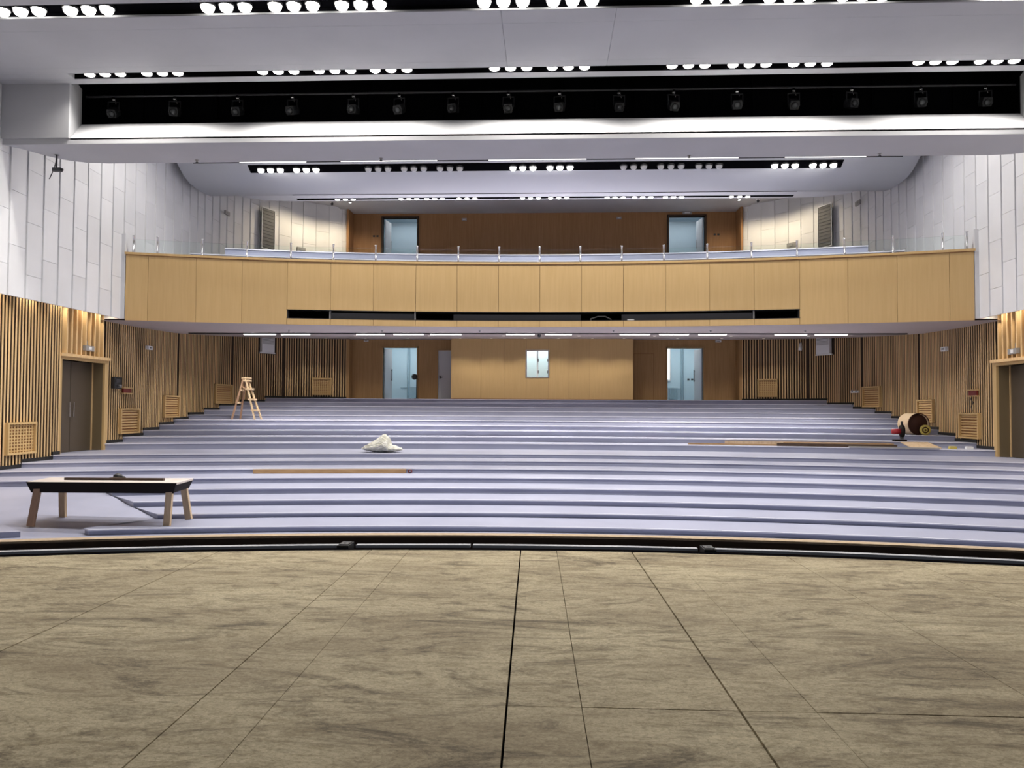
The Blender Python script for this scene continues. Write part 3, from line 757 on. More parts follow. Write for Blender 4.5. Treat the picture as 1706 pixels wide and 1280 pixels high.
# spotlight niche and white beam
bm_pts = [(-11.72,16.15),(-11.45,16.45),(-11.28,16.80),(-11.10,17.08),(-10.88,17.28),(-10.55,17.42),(-10.1,17.48)]
plate = bm_pts+[(-x,y) for x,y in reversed(bm_pts)]
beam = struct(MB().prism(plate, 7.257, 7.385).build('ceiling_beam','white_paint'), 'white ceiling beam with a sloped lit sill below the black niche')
MB().add([(-10.2,16.15,7.385),(10.2,16.15,7.385),(10.42,16.9,7.97),(-10.42,16.9,7.97),(-10.2,16.15,7.35),(10.2,16.15,7.35),(10.42,16.95,7.90),(-10.42,16.95,7.90)],
         [(0,1,2,3),(7,6,5,4),(0,4,5,1),(2,6,7,3),(0,3,7,4),(1,5,6,2)]).build('sloped_sill','white_paint',beam)
for sg in (-1,1):
    MB().box(min(sg*10.2,sg*11.72),max(sg*10.2,sg*11.72),16.10,16.15,7.385,ZA).build('end_panel','white_paint',beam)
    MB().add([(sg*10.2,16.15,7.385),(sg*10.42,16.9,7.385),(sg*10.42,16.9,ZA+0.2),(sg*10.2,16.15,ZA+0.2),(sg*10.3,16.15,7.385),(sg*10.52,16.9,7.385),(sg*10.52,16.9,ZA+0.2),(sg*10.3,16.15,ZA+0.2)],
             [(0,1,2,3),(7,6,5,4),(0,3,7,4),(1,5,6,2),(3,2,6,7),(0,4,5,1)]).build('reveal','white_paint',beam)
MB().box(-10.6,10.6,17.40,17.48,7.385,10.6).build('back_board','white_paint',beam)
MB().box(-10.6,10.6,17.34,17.40,7.6,10.5).build('niche_lining','black',beam)
MB().box(-10.6,10.6,16.16,17.36,9.4,9.5).build('niche_lining','black',beam)
MB().box(-10.6,10.6,16.152,16.19,ZA+0.01,9.5).build('niche_lining','black',beam)
for sg in (-1,1): MB().box(min(sg*10.53,sg*10.6),max(sg*10.53,sg*10.6),16.16,17.4,7.6,9.5).build('niche_lining','black',beam)
MB().box(-10.42,10.42,16.90,17.38,7.90,7.955).build('niche_lining','black',beam)
for i in range(24):
    x = -10.1+20.2*i/23
    MB().box(x-0.025,x+0.025,17.28,17.34,7.95,9.4).build('stud','black',beam)
pipe = tag(MB().tube((-10.45,17.1,8.69),(10.45,17.1,8.69),0.024,n=10).build('lighting_pipe','dark_grey'),'dark horizontal steel pipe carrying the hanging spotlights','pipe')
def spotlight(x, rz, tilt):
    t = thing('stage_spotlight','black stage spotlight hanging from the pipe in the ceiling niche','spotlight',(x,17.1,8.31),rz,'spotlights in the ceiling niche')
    MB().box(-0.025,0.025,-0.03,0.03,0.318,0.3545).lathe([(0.03,0.28),(0.045,0.29),(0.045,0.31),(0.02,0.32)],8).build('clamp','steel',t)
    MB().box(-0.13,0.13,-0.012,0.012,0.235,0.255).box(-0.13,-0.118,-0.02,0.02,0.02,0.25).box(0.118,0.13,-0.02,0.02,0.02,0.25).tube((0,0,0.25),(0,0,0.33),0.012,n=8).build('yoke','fixture',t)
    b = MB().add([(-0.085,-0.12,-0.09),(0.085,-0.12,-0.09),(0.11,-0.12,0.0),(0.085,-0.12,0.10),(-0.085,-0.12,0.10),(-0.11,-0.12,0.0),
                  (-0.085,0.14,-0.09),(0.085,0.14,-0.09),(0.11,0.14,0.0),(0.085,0.14,0.10),(-0.085,0.14,0.10),(-0.11,0.14,0.0)],
                 [(0,1,2,3,4,5),(11,10,9,8,7,6)]+[(i,(i+1)%6,6+(i+1)%6,6+i) for i in range(6)]).build('body','fixture',t)
    b.rotation_euler.x = tilt
    MB().lathe([(0.075,-0.16),(0.075,-0.12),(0.062,-0.12),(0.062,-0.13),(0,-0.135)],14,(0,0,0),'Y').build('lens','fixture_glass',b)
    MB().tube((0.02,0.02,0.34),(0.05,0.0,0.20),0.006,n=5).build('cable','grey_plastic',t)
for x in [-9.79,-8.35,-6.88,-5.61,-4.2,-3.15,-1.92,-0.67,0.48,1.81,3.02,4.42,5.66,6.92,8.41,9.8]:
    spotlight(x, random.uniform(-0.25,0.25), random.uniform(0.2,0.6))

# curved reflector with slot three
prof = [(22.3,10.62),(22.55,10.2),(22.8,9.85),(23.1,9.49),(23.4,9.21),(23.7,9.03),(23.97,8.90),(24.3,8.81),(24.65,8.77),(25.1,8.76),(25.5,8.78),(25.86,8.82)]
def prof_z(y):
    for (a,b),(c,d) in zip(prof,prof[1:]):
        if a <= y <= c: return b+(d-b)*(y-a)/(c-a)
    return prof[-1][1]
CX = 11.42
n = len(prof)
vs = [(-CX,y,z) for y,z in prof]+[(CX,y,z) for y,z in prof]+[(-CX,y+0.03,z+0.10) for y,z in prof]+[(CX,y+0.03,z+0.10) for y,z in prof]
fs = []
for i in range(n-1):
    fs += [(i,i+1,n+i+1,n+i),(2*n+i,3*n+i,3*n+i+1,2*n+i+1),(i,2*n+i,2*n+i+1,i+1),(n+i,n+i+1,3*n+i+1,3*n+i)]
fs += [(0,n,3*n,2*n),(n-1,3*n-1,4*n-1,2*n-1)]
refl = struct(MB().add(vs, fs, True).build('ceiling_reflector','white_reflector'), 'curved white ceiling reflector in front of the balcony')
def prof_strip(y0, y1, x0, x1, m, off=0.012, name='slot'):
    k = 4; A = []
    for i in range(k+1):
        y = y0+(y1-y0)*i/k; A.append((y, prof_z(y)))
    vs = [(x0,y,z-off) for y,z in A]+[(x1,y,z-off) for y,z in A]+[(x0,y,z+0.02) for y,z in A]+[(x1,y,z+0.02) for y,z in A]
    q = k+1; fs = []
    for i in range(k): fs += [(i,i+1,q+i+1,q+i),(2*q+i,3*q+i,3*q+i+1,2*q+i+1)]
    fs += [(0,q,3*q,2*q),(k,2*q+k,3*q+k,q+k)]+[(0,2*q,2*q+k,k),(q,q+k,3*q+k,3*q)]
    return MB().add(vs, fs).build(name, m, refl)
prof_strip(23.52,23.80,-9.20,9.20,'black')
prof_strip(23.36,23.44,-10.9,10.9,'black')
prof_strip(25.70,25.76,-8.5,8.5,'black')
zl = prof_z(23.66)
LIT3 = {-8.51,-7.37,-0.55,0.60,7.45,8.63}
for c in (-8.51,-7.37,-5.09,-3.96,-2.83,-0.55,0.60,2.87,4.01,5.17,7.47,8.62):
    lit = c in (-8.51,-7.37,-0.55,0.60,7.47,8.62)
    for x in (c-0.31,c,c+0.31):
        downlight(x,23.66,zl-0.03,0.10,lit,'bright round downlight in the slot of the curved ceiling reflector' if lit else 'unlit grey downlight in the slot of the curved ceiling reflector',
                  'lit downlights of the reflector slot' if lit else 'unlit downlights of the reflector slot',P_SLOT3,tilt=0.0,cone=120)
for i, (x0,x1) in enumerate(((-9.4,-7.3),(-6.2,-3.2),(-1.6,1.4),(2.9,6.0),(7.4,9.8))):
    o = MB().box(x0,x1,-0.012,0.012,-0.006,0.006).build('cove_light','cove'); o.location = (0,23.40,prof_z(23.40)-0.028)
    tag(o,'thin lit cove strip at the upper edge of the curved ceiling reflector','strip light','cove strips of the reflector')
# plate before the balcony ceiling, slot four
dp = [(-11.3,26.3),(-11.1,26.95),(-10.8,27.5),(-10.2,27.85),(-9.4,27.98)]
plateD = dp+[(-x,y) for x,y in reversed(dp)]
pd = struct(MB().prism(plateD, 9.20, 9.32).build('ceiling_plate','white_reflector'), 'flat white ceiling plate behind the curved reflector')
MB().box(-11.3,11.3,26.25,26.32,9.2,10.6).build('front_board','white_paint',pd)
MB().box(-9.3,9.3,27.90,27.97,9.32,10.6).build('back_board','white_paint',pd)
MB().box(-9.0,9.0,27.62,27.80,9.188,9.204).build('slot','black',pd)
for c in (-7.2,-4.85,-3.9,-2.72,-0.4,0.62,2.66,3.65,4.75,7.1):
    for x in (c-0.29,c,c+0.29):
        downlight(x,27.71,9.175,0.085,True,'small bright downlight in the last ceiling slot before the balcony ceiling','downlights of the balcony slot',P_SLOT4,cone=130,temp=(1.0,0.90,0.74),n=12,dome=0.03)
be = struct(MB().box(-8.95,8.95,27.98,34.5,10.32,10.42).build('ceiling_balcony','white_paint'))
for sg in (-1,1): MB().box(min(sg*8.96,sg*11.9),max(sg*8.96,sg*11.9),27.6,34.4,10.40,10.5).build('ceiling_panel','white_paint',be)

# unseen high-bay downlights, added to brighten the balcony front and cross aisle
for c in (-9.2,-6.6,-4.0,-1.35,1.35,4.0,6.6,9.2):
    for x in triple(c):
        downlight(x,20.2,10.56,0.11,True,'unseen round downlight added in the high ceiling bay between white beam and curved reflector','added downlights of the high bay',P_MID,cone=150,dome=0.04)
# unseen soffit downlights added for the rear rows; back row follows wall scallops
for y, xs in ((28.6,(-9.8,-7.0,-4.2,-1.4,1.4,4.2,7.0,9.8)),(31.9,(-9.1,-7.4,-5.6,-3.4,-2.1,-0.7,0.7,2.1,3.4,5.6,7.4,9.1))):
    for x in xs:
        downlight(x,y,soffit_z(y)-0.0015,0.06,True,'small unseen recessed downlight in the soffit under the balcony near the back wall' if y > 30 else 'small unseen recessed downlight added in the soffit between strip lights and back wall',
                  'unseen soffit downlights near the back wall' if y > 30 else 'added soffit downlights in the middle',P_SOFFIT*(1.0 if y > 30 else 1.7),cone=120,name='unseen_soffit_downlight',temp=(1.0,0.93,0.82),n=12,dome=0.002)
# downlights that graze the slats
for sg in (-1,1):
    for y in (14.2,15.3,16.45,17.6,18.75,19.75,20.6):
        downlight(sg*11.98,y,4.50,0.05,True,'small warm downlight under the white panels grazing the oak slats','slat wall downlights',P_WALL,cone=95,name='wall_downlight',temp=(1.0,0.88,0.70),n=10,dome=0.015)

for sg in (-1,1):  # warm downlights out of view, added to brighten the rear pleats
    for x, y in ((9.75,30.9),(9.0,31.6),(8.2,32.2)):
        downlight(sg*x,y,10.27 if x < 9.1 else 10.34,0.05,True,'small warm unseen downlight added to wash the white pleats beside the balcony back wall','added pleat washing downlights',P_WASH,cone=150,name='wall_downlight',temp=(1.0,0.84,0.58),n=10,dome=0.015)

# ------------------------------------------------------------------ fittings on the side walls
def on_wall(sg, y, z, off=0.0):
    p, d = WP.at(WP.s_of_y(y)); nrm = Vector((d.y,-d.x)); q = p-nrm*off
    return (sg*q.x, q.y, z), (math.atan2(d.y, d.x*sg)-PI/2)
def grille(sg, y0, y1, z0, z1, kind, lab):
    s0, s1 = WP.s_of_y(y0), WP.s_of_y(y1); pa, _ = WP.at(s0); pb, _ = WP.at(s1); d = (pb-pa).normalized(); L = (pb-pa).length; H = z1-z0
    p = (pa+pb)/2-Vector((d.y,-d.x))*0.035
    rz = math.atan2(d.y, d.x*sg)-PI/2
    t = thing('air_grille', lab, 'grille', (sg*p.x, p.y, z0), rz)
    # local: y along the wall, x outwards (outside of the hall is +x*sg)
    o = sg
    def bx(xa,xb,ya,yb,za,zb): return MB().box(min(o*xa,o*xb),max(o*xa,o*xb),ya,yb,za,zb)
    fw = 0.05
    for (ya,yb,za,zb) in ((-L/2-fw,L/2+fw,-fw,0),(-L/2-fw,L/2+fw,H,H+fw),(-L/2-fw,-L/2,0,H),(L/2,L/2+fw,0,H)):
        bx(-0.055,0.038,ya,yb,za,zb).build('frame','wood',t)
    bx(0.025,0.038,-L/2,L/2,0,H).build('back_panel','wood_dark',t)
    if kind == 'mesh':
        nb = 9
        for i in range(nb):
            yy = -L/2+L*(i+0.5)/nb; bx(0.004,0.016,yy-0.018,yy+0.018,0,H).build('lattice_bar','wood',t)
        for i in range(nb):
            zz = H*(i+0.5)/nb; bx(0.006,0.020,-L/2,L/2,zz-0.014,zz+0.014).build('lattice_bar','wood',t)
    else:
        nb = 8
        for i in range(nb):
            zz = H*(i+0.5)/nb; bx(-0.004,0.022,-L/2,L/2,zz-0.020,zz+0.020).build('louvre','wood',t)
GL = {-1:['square lattice air grille in the slats close to the workbench',
          'framed louvre grille on the slats below the small red box and the black control box',
          'framed louvre grille on the slats between the black control box and the wooden stepladder',
          'framed louvre grille on the slats right behind the wooden stepladder',
          'framed lattice grille on the curved corner slats near the doorway with the black fan'],
      1:['square lattice air grille in the slats before the drum side door',
         'framed louvre grille on the slats below the red box with dangling wires',
         'framed louvre grille on the slats partly hidden behind the brown drum',
         'framed louvre grille on the slats beside the white junction bracket',
         'framed lattice grille on the curved corner slats below the hanging rag']}
for sg in (-1,1):
    for i, (a,b,c,d,k) in enumerate(GRILLES[sg]):
        grille(sg,a,b,c,d,k,GL[sg][i])
def wall_box(name, sg, y, z, L, H, D, m, lab, cat, group=None, extra=None):
    loc, rz = on_wall(sg, y, z, 0.03)
    t = thing(name, lab, cat, loc, rz, group)
    MB().box(min(0,-sg*D),max(0,-sg*D),-L/2,L/2,0,H).build('body',m,t)
    if extra: extra(t, sg, L, H, D)
    return t
def ex_speaker(t,sg,L,H,D):
    for i in range(6): MB().box(min(-sg*D,-sg*(D+0.012)),max(-sg*D,-sg*(D+0.012)),-L/2+0.03,L/2-0.03,H*0.55+i*H*0.07,H*0.55+i*H*0.07+0.018).build('slot_bar','grey_plastic',t)
    MB().box(min(0,-sg*0.06),max(0,-sg*0.06),-L/2-0.03,L/2+0.10,-0.05,0.0).build('bracket','white_plastic',t)
wall_box('wall_speaker',-1,31.55,3.82,0.60,0.62,0.16,'white_plastic','white wall speaker high on the slats above the wooden stepladder','speaker',None,ex_speaker)
wall_box('wall_speaker',1,31.60,3.80,0.60,0.66,0.16,'white_plastic','white wall speaker high on the slats next to the hanging rag','speaker',None,ex_speaker)
def ex_dot(t,sg,L,H,D): MB().box(min(-sg*D,-sg*(D+0.02)),max(-sg*D,-sg*(D+0.02)),-L*0.2,L*0.2,H*0.3,H*0.7).build('lens','grey_plastic',t)
wall_box('emergency_light',-1,23.5,3.32,0.30,0.11,0.10,'white_plastic','small white emergency light on the slats under the balcony, ladder side','lamp',None,ex_dot)
wall_box('emergency_light',1,23.82,3.34,0.30,0.13,0.10,'white_plastic','small white emergency light on the slats under the balcony, drum side','lamp',None,ex_dot)
def ex_ctrl(t,sg,L,H,D):
    MB().box(min(-sg*D,-sg*(D+0.02)),max(-sg*D,-sg*(D+0.02)),-L*0.35,L*0.1,H*0.55,H*0.85).build('screen','dark_grey',t)
    for zz in (0.12,0.26): MB().box(min(-sg*D,-sg*(D+0.03)),max(-sg*D,-sg*(D+0.03)),0.02,0.14,H*zz,H*zz+0.03).build('knob','grey_plastic',t)
wall_box('control_box',-1,21.70,2.05,0.38,0.33,0.10,'black_metal','black control box on the slats just behind the bronze side door','control box',None,ex_ctrl)
def ex_red(t,sg,L,H,D):
    for zz in (-0.03,H): MB().box(min(0.02*sg,-sg*(D+0.02)),max(0.02*sg,-sg*(D+0.02)),-L/2-0.03,L/2+0.03,zz,zz+0.03).build('frame','wood',t)
def ex_red2(t,sg,L,H,D):
    ex_red(t,sg,L,H,D)
    pts = [(0.0,0),(0.06,-0.10),(-0.05,-0.20),(0.05,-0.32),(-0.02,-0.45)]
    m = MB()
    for a,b in zip(pts,pts[1:]): m.tube((-sg*0.06,a[0],a[1]),(-sg*0.06,b[0],b[1]),0.012,n=6)
    m.build('loose_wire','black_metal',t)
wall_box('hose_box',-1,22.29,1.94,0.42,0.13,0.05,'red_dark','small dark red call box framed in wood on the slats near the black control box','call box',None,ex_red)
wall_box('hose_box',1,22.27,1.97,0.42,0.14,0.05,'red_dark','small dark red call box with dangling black wires on the slats','call box',None,ex_red2)
def ex_exit(t,sg,L,H,D):
    MB().box(min(-sg*D,-sg*(D+0.008)),max(-sg*D,-sg*(D+0.008)),-L*0.14,L*0.14,H*0.2,H*0.8).build('pictogram','white_plastic',t)
    MB().tube((0,0,H),(0,0,H+0.14),0.012,n=6).build('hanger','grey_plastic',t)
wall_box('exit_sign',-1,20.2,3.03,0.44,0.14,0.09,'grey_plastic','small grey exit sign above the bronze side door with the black box beside it','sign',None,ex_exit)
wall_box('exit_sign',1,20.2,3.00,0.44,0.14,0.09,'grey_plastic','small grey exit sign above the bronze side door on the drum side','sign',None,ex_exit)
def ex_brk(t,sg,L,H,D):
    for dy in (-L*0.3,L*0.25): MB().box(min(-sg*D,-sg*(D+0.03)),max(-sg*D,-sg*(D+0.03)),dy-0.03,dy+0.03,H*0.4,H*1.3).build('terminal','grey_plastic',t)
wall_box('junction_bracket',1,30.1,2.20,0.42,0.09,0.06,'white_plastic','small white junction bracket low on the slats near a louvre grille','bracket',None,ex_brk)
t = thing('hanging_rag','pale rag hanging on the curved slats beside the white speaker','rag',(10.76,32.48,4.02))
MB().add([(-0.08,0,0),(0.05,-0.02,-0.02),(0.10,0.02,0.10),(0.05,0.0,0.32),(-0.02,0.02,0.30),(-0.06,-0.02,0.14),
          (-0.08,0.03,0),(0.05,0.02,-0.02),(0.10,0.05,0.10),(0.05,0.03,0.32),(-0.02,0.05,0.30),(-0.06,0.02,0.14)],
         [(0,1,2,3,4,5),(11,10,9,8,7,6)]+[(i,(i+1)%6,6+(i+1)%6,6+i) for i in range(6)]).build('cloth','white_plastic',t)
MB().tube((0.02,0.03,0.30),(0.02,0.06,0.36),0.008,n=6).build('hook','steel',t)

# fittings on the upper walls and the back walls
def flat_box(name, x, y, z, L, H, D, m, lab, cat, group=None, marks=True):
    t = thing(name, lab, cat, (x,y,z), 0, group)
    MB().box(-L/2,L/2,-D,0,0,H).build('body',m,t)
    if marks: MB().box(-L*0.3,L*0.3,-D-0.008,-D,H*0.3,H*0.65).build('face','grey_plastic' if m != 'grey_plastic' else 'white_plastic',t)
    return t
flat_box('wall_detector',-3.53,34.295,9.98,0.22,0.11,0.06,'grey_plastic','small grey detector high on the brown balcony wall, ladder side','detector')
flat_box('wall_detector',3.41,34.295,10.0,0.22,0.11,0.06,'grey_plastic','small grey detector high on the brown balcony wall, on the side of the exit sign','detector')
flat_box('exit_sign',6.42,34.22,10.20,0.40,0.11,0.05,'grey_plastic','small exit sign over the balcony doorway','sign')
for x, side_ in ((-7.55,-1),(7.72,1)):
    t = thing('wall_socket','pair of black switches on the brown balcony wall beside the doorway '+('with the exit sign' if side_ > 0 else 'without exit sign'),'switch',(x,34.295,9.26))
    for dx in (-0.08,0.08):
        MB().box(dx-0.045,dx+0.045,-0.02,0,0,0.08).build('plate','black_metal',t); MB().box(dx-0.02,dx+0.02,-0.03,-0.02,0.02,0.06).build('rocker','dark_grey',t)
flat_box('emergency_light',-7.9,34.2,4.50,0.20,0.09,0.10,'white_plastic','small white emergency light over the tan wall near the doorway with the fan','lamp')
flat_box('emergency_light',7.75,34.2,4.49,0.24,0.09,0.10,'white_plastic','small white emergency light over the tan wall near the doorway with wall sockets','lamp')
def on_upper(sg, y):
    p, d = UP.at(UP.s_of_y(y)); nrm = Vector((d.y,-d.x)); return p, d, nrm
def upper_box(name, sg, y, z, L, H, D, m, lab, cat, extra=None, group=None):
    p, d, nrm = on_upper(sg, y); q = p-nrm*0.03
    t = thing(name, lab, cat, (sg*q.x,q.y,z), math.atan2(d.y,d.x*sg)-PI/2, group)
    MB().box(min(0,-sg*D),max(0,-sg*D),-L/2,L/2,0,H).build('body',m,t)
    if extra: extra(t,sg,L,H,D)
    return t
def ex_vent(t,sg,L,H,D):
    for i in range(12):
        z = H*(i+0.5)/12; MB().box(min(-sg*D,-sg*(D+0.015)),max(-sg*D,-sg*(D+0.015)),-L/2+0.03,L/2-0.03,z-0.03,z+0.03).build('louvre','vent_grey',t)
    for (ya,yb,za,zb) in ((-L/2-0.03,L/2+0.03,-0.03,0.0),(-L/2-0.03,L/2+0.03,H,H+0.03),(-L/2-0.03,-L/2,0,H),(L/2,L/2+0.03,0,H)):
        MB().box(min(-sg*D,-sg*(D+0.02)),max(-sg*D,-sg*(D+0.02)),ya,yb,za,zb).build('frame','white_plastic',t)
upper_box('wall_vent',-1,30.55,7.95,0.72,1.62,0.05,'vent_grey','tall grey louvred vent in the white wall above the ladder side of the balcony','vent',ex_vent)
upper_box('wall_vent',1,30.55,7.95,0.72,1.62,0.05,'vent_grey','tall grey louvred vent in the white wall above the drum side of the balcony','vent',ex_vent)
upper_box('emergency_light',-1,32.1,8.15,0.40,0.17,0.10,'grey_plastic','grey emergency light on the warm lit pleats of the balcony wall, ladder side','lamp',ex_dot)
upper_box('emergency_light',1,32.05,8.22,0.42,0.20,0.10,'grey_plastic','grey emergency light on the warm lit pleats of the balcony wall, drum side','lamp',ex_dot)
upper_box('emergency_light',1,23.6,6.05,0.42,0.17,0.10,'grey_plastic','grey twin emergency light low on the white wall behind the glass rail end','lamp',ex_dot)
upper_box('wall_detector',1,28.4,9.02,0.40,0.16,0.06,'grey_plastic','small grey box high on the white wall below the ceiling plate, drum side','detector',ex_dot)
upper_box('wall_detector',-1,27.6,8.6,0.36,0.14,0.06,'grey_plastic','small grey box high on the white wall below the ceiling plate, ladder side','detector',ex_dot)
def cctv(x, y, z, lab, sc=1.0):
    t = thing('security_camera', lab, 'camera', (x,y,z))
    MB().lathe([(0,0),(0.05*sc,0),(0.05*sc,0.02*sc),(0,0.02*sc)],10).build('mount','dark_grey',t)
    MB().tube((0,0,0),(0,0,-0.30*sc),0.02*sc).build('arm','dark_grey',t)
    b = MB().box(-0.07*sc,0.12*sc,-0.05*sc,0.05*sc,-0.38*sc,-0.30*sc).build('body','dark_grey',t)
    MB().lathe([(0.03*sc,0),(0.03*sc,0.03*sc),(0,0.03*sc)],10,(0.12*sc,0,-0.34*sc),'X').build('lens','black_metal',b)
    MB().tube((-0.06*sc,0,-0.33*sc),(-0.16*sc,0,-0.55*sc),0.010*sc,n=6).tube((0,0,-0.10*sc),(-0.06*sc,0,-0.33*sc),0.010*sc,n=6).build('cable','dark_grey',t)
cctv(-10.95,16.85,7.257,'dark security camera on a drop arm under the white ceiling beam')
def wall_cam(x,y,z,lab):
    t = thing('security_camera', lab, 'camera', (x,y,z))
    MB().lathe([(0.0,0.0),(0.05,0.0),(0.06,-0.05),(0.04,-0.10),(0,-0.115)],12).build('dome','dark_grey',t)
    MB().lathe([(0.0,0.02),(0.075,0.02),(0.075,0.0),(0,0.0)],12).build('plate','white_plastic',t)
wall_cam(-9.0,32.3,10.30,'small dome camera on the balcony ceiling, ladder side'); wall_cam(9.0,32.3,10.30,'small dome camera on the balcony ceiling, drum side')
def sprinkler(x,y,z,lab,grp):
    t = thing('sprinkler_head',lab,'sprinkler',(x,y,z),0,grp)
    MB().lathe([(0,0.01),(0.045,0.01),(0.045,0),(0.02,-0.005),(0.02,-0.035),(0,-0.035)],10).build('body','grey_plastic',t)
    MB().lathe([(0,-0.05),(0.035,-0.05),(0.03,-0.042),(0,-0.042)],10).build('deflector','dark_grey',t)
for x in (-8.0,-5.0,-1.9,2.3,5.3,8.2): sprinkler(x,24.1,soffit_z(24.1)-0.01,'small sprinkler head in the soffit under the balcony','soffit sprinklers')
for x in (-7.9,-3.6,3.4,7.6): sprinkler(x,17.3,7.25,'small dark sprinkler head under the white ceiling beam','beam sprinklers')
wall_cam(-0.05,26.3,soffit_z(26.3)-0.01,'small dome camera on the soffit in the middle under the balcony')

# ------------------------------------------------------------------ workbench
bt = thing('workbench','improvised workbench with dark plywood sides and raw timber legs','workbench',(-7.22,12.95,-0.47))
fz = -0.47; zt = 0.27-fz
A0, A1 = (-8.49+7.22,12.56-12.95), (-5.95+7.22,12.62-12.95)
B0, B1 = (-8.62+7.22,13.38-12.95), (-6.05+7.22,13.44-12.95)
MB().prism([A0,A1,B1,B0], zt-0.03, zt).build('top','bench_top',bt)
MB().hexa([(A0[0]+0.06,A0[1]+0.03,zt-0.18),(A1[0]-0.07,A1[1]+0.03,zt-0.18),(A1[0]-0.07,A1[1]+0.05,zt-0.18),(A0[0]+0.06,A0[1]+0.05,zt-0.18)],
          [(A0[0],A0[1]-0.02,zt-0.002),(A1[0],A1[1]-0.02,zt-0.002),(A1[0],A1[1]+0.0,zt-0.002),(A0[0],A0[1]+0.0,zt-0.002)]).build('front_apron','bench_dark',bt)
MB().hexa([(A1[0]-0.09,A1[1]+0.06,zt-0.17),(A1[0]-0.07,A1[1]+0.06,zt-0.17),(B1[0]-0.07,B1[1]-0.05,zt-0.17),(B1[0]-0.09,B1[1]-0.05,zt-0.17)],
          [(A1[0]-0.02,A1[1],zt-0.002),(A1[0],A1[1],zt-0.002),(B1[0],B1[1],zt-0.002),(B1[0]-0.02,B1[1],zt-0.002)]).build('end_apron','bench_dark',bt)
MB().hexa([(B0[0]+0.06,B0[1]-0.05,zt-0.18),(B1[0]-0.07,B1[1]-0.05,zt-0.18),(B1[0]-0.07,B1[1]-0.03,zt-0.18),(B0[0]+0.06,B0[1]-0.03,zt-0.18)],
          [(B0[0],B0[1],zt-0.002),(B1[0],B1[1],zt-0.002),(B1[0],B1[1]+0.02,zt-0.002),(B0[0],B0[1]+0.02,zt-0.002)]).build('back_apron','bench_dark',bt)
for (xa,ya,xb,yb,zf,m_) in ((A0[0]+0.17,A0[1]+0.06,A0[0]+0.12,A0[1]-0.05,0.005,'raw_wood_red'),(B0[0]+0.28,B0[1]-0.10,B0[0]+0.28,B0[1]-0.06,0.03,'raw_wood'),
                        (A1[0]-0.14,A1[1]+0.06,A1[0]-0.16,A1[1]+0.02,0.025,'raw_wood'),(B1[0]-0.14,B1[1]-0.10,B1[0]-0.03,B1[1]-0.08,0.03,'raw_wood')):
    MB().beam((xb,yb,zf),(xa,ya,zt-0.03),0.11,0.06).build('leg',m_,bt)
o = MB().box(-0.86,0.86,-0.03,0.03,0,0.035).box(-0.86,0.86,-0.028,0.028,0.035,0.04).build('timber_strip','dark_board'); o.location = (-7.22,12.98,0.27); o.rotation_euler.z = 0.03
tag(o,'dark timber strip lying on the workbench top','timber')
t = thing('hand_plane','small black hand tool on the workbench behind the dark strip','tool',(-7.28,13.18,0.27))
MB().prism([(-0.13,-0.035),(0.13,-0.035),(0.13,0.035),(-0.13,0.035)],0,0.03).build('sole','black_metal',t)
MB().lathe([(0,0.03),(0.075,0.03),(0.07,0.07),(0.03,0.095),(0,0.10)],12).build('motor_housing','black_metal',t)
MB().tube((0.06,0,0.05),(0.12,0,0.03),0.02,n=8).build('handle','dark_grey',t)

# ------------------------------------------------------------------ loose things on the rake
# brown board against a riser
t = MB().box(-1.78,1.78,-0.02,0.02,0,0.10).box(-1.78,1.78,-0.024,-0.02,0.01,0.09).build('timber_board','brown_board')
xm = -4.9; Rm = ROW_R[5]-0.06
t.location = (xm, arc_y(Rm,xm)-0.03, ROW_Z[4]); t.rotation_euler.z = math.atan2(arc_y(Rm,-3.1)-arc_y(Rm,-6.7), 3.6)
tag(t,'long brown board standing on edge against a step near the workbench','board')
t = thing('tape_roll','small dark tape roll beside the end of the long brown board','roll',(-3.03,arc_y(Rm,-3.03)-0.05,ROW_Z[4]))
MB().lathe([(0.03,-0.02),(0.05,-0.02),(0.05,0.02),(0.03,0.02),(0.03,-0.02)],14,(0,0,0.05),'Y').build('coil','red_dark',t)
MB().lathe([(0.022,-0.022),(0.03,-0.022),(0.03,0.022),(0.022,0.022),(0.022,-0.022)],14,(0,0,0.05),'Y').build('core','dark_grey',t)
# crumpled white film
bmh = bmesh.new(); bmesh.ops.create_icosphere(bmh, subdivisions=5, radius=1.0)
for v in bmh.verts:
    p = v.co.copy(); x, y, z = p
    hx = 0.56; prof_h = 0.0
    u_ = x
    hgt = 0.20+0.27*math.exp(-((u_-0.12)/0.33)**2)+0.10*math.exp(-((u_+0.45)/0.35)**2)
    if u_ > 0.36: hgt = min(hgt, 0.22-0.10*(u_-0.36))
    nn = noise.noise(Vector((x*2.1,y*2.1,z*2.1+3)))*0.12+noise.noise(Vector((x*5,y*5+4,z*7)))*0.07
    ridge = abs(noise.noise(Vector((x*3+z*4,y*3,z*9-x*5))))*0.14
    k_ = 1+nn-ridge
    v.co = Vector((x*hx*(1+nn*0.6), y*0.34*k_, max(0.0, (z*0.5+0.5))*hgt*(1.05+nn*0.8-ridge*0.7)))
me = bpy.data.meshes.new('plastic_sheet'); bmh.to_mesh(me); bmh.free(); me.materials.append(M['bag'])
o = inst('plastic_sheet', me, None, (-4.30, 21.0, ROW_Z[7])); tag(o,'crumpled heap of white plastic sheeting on the wide cross aisle','plastic sheet')

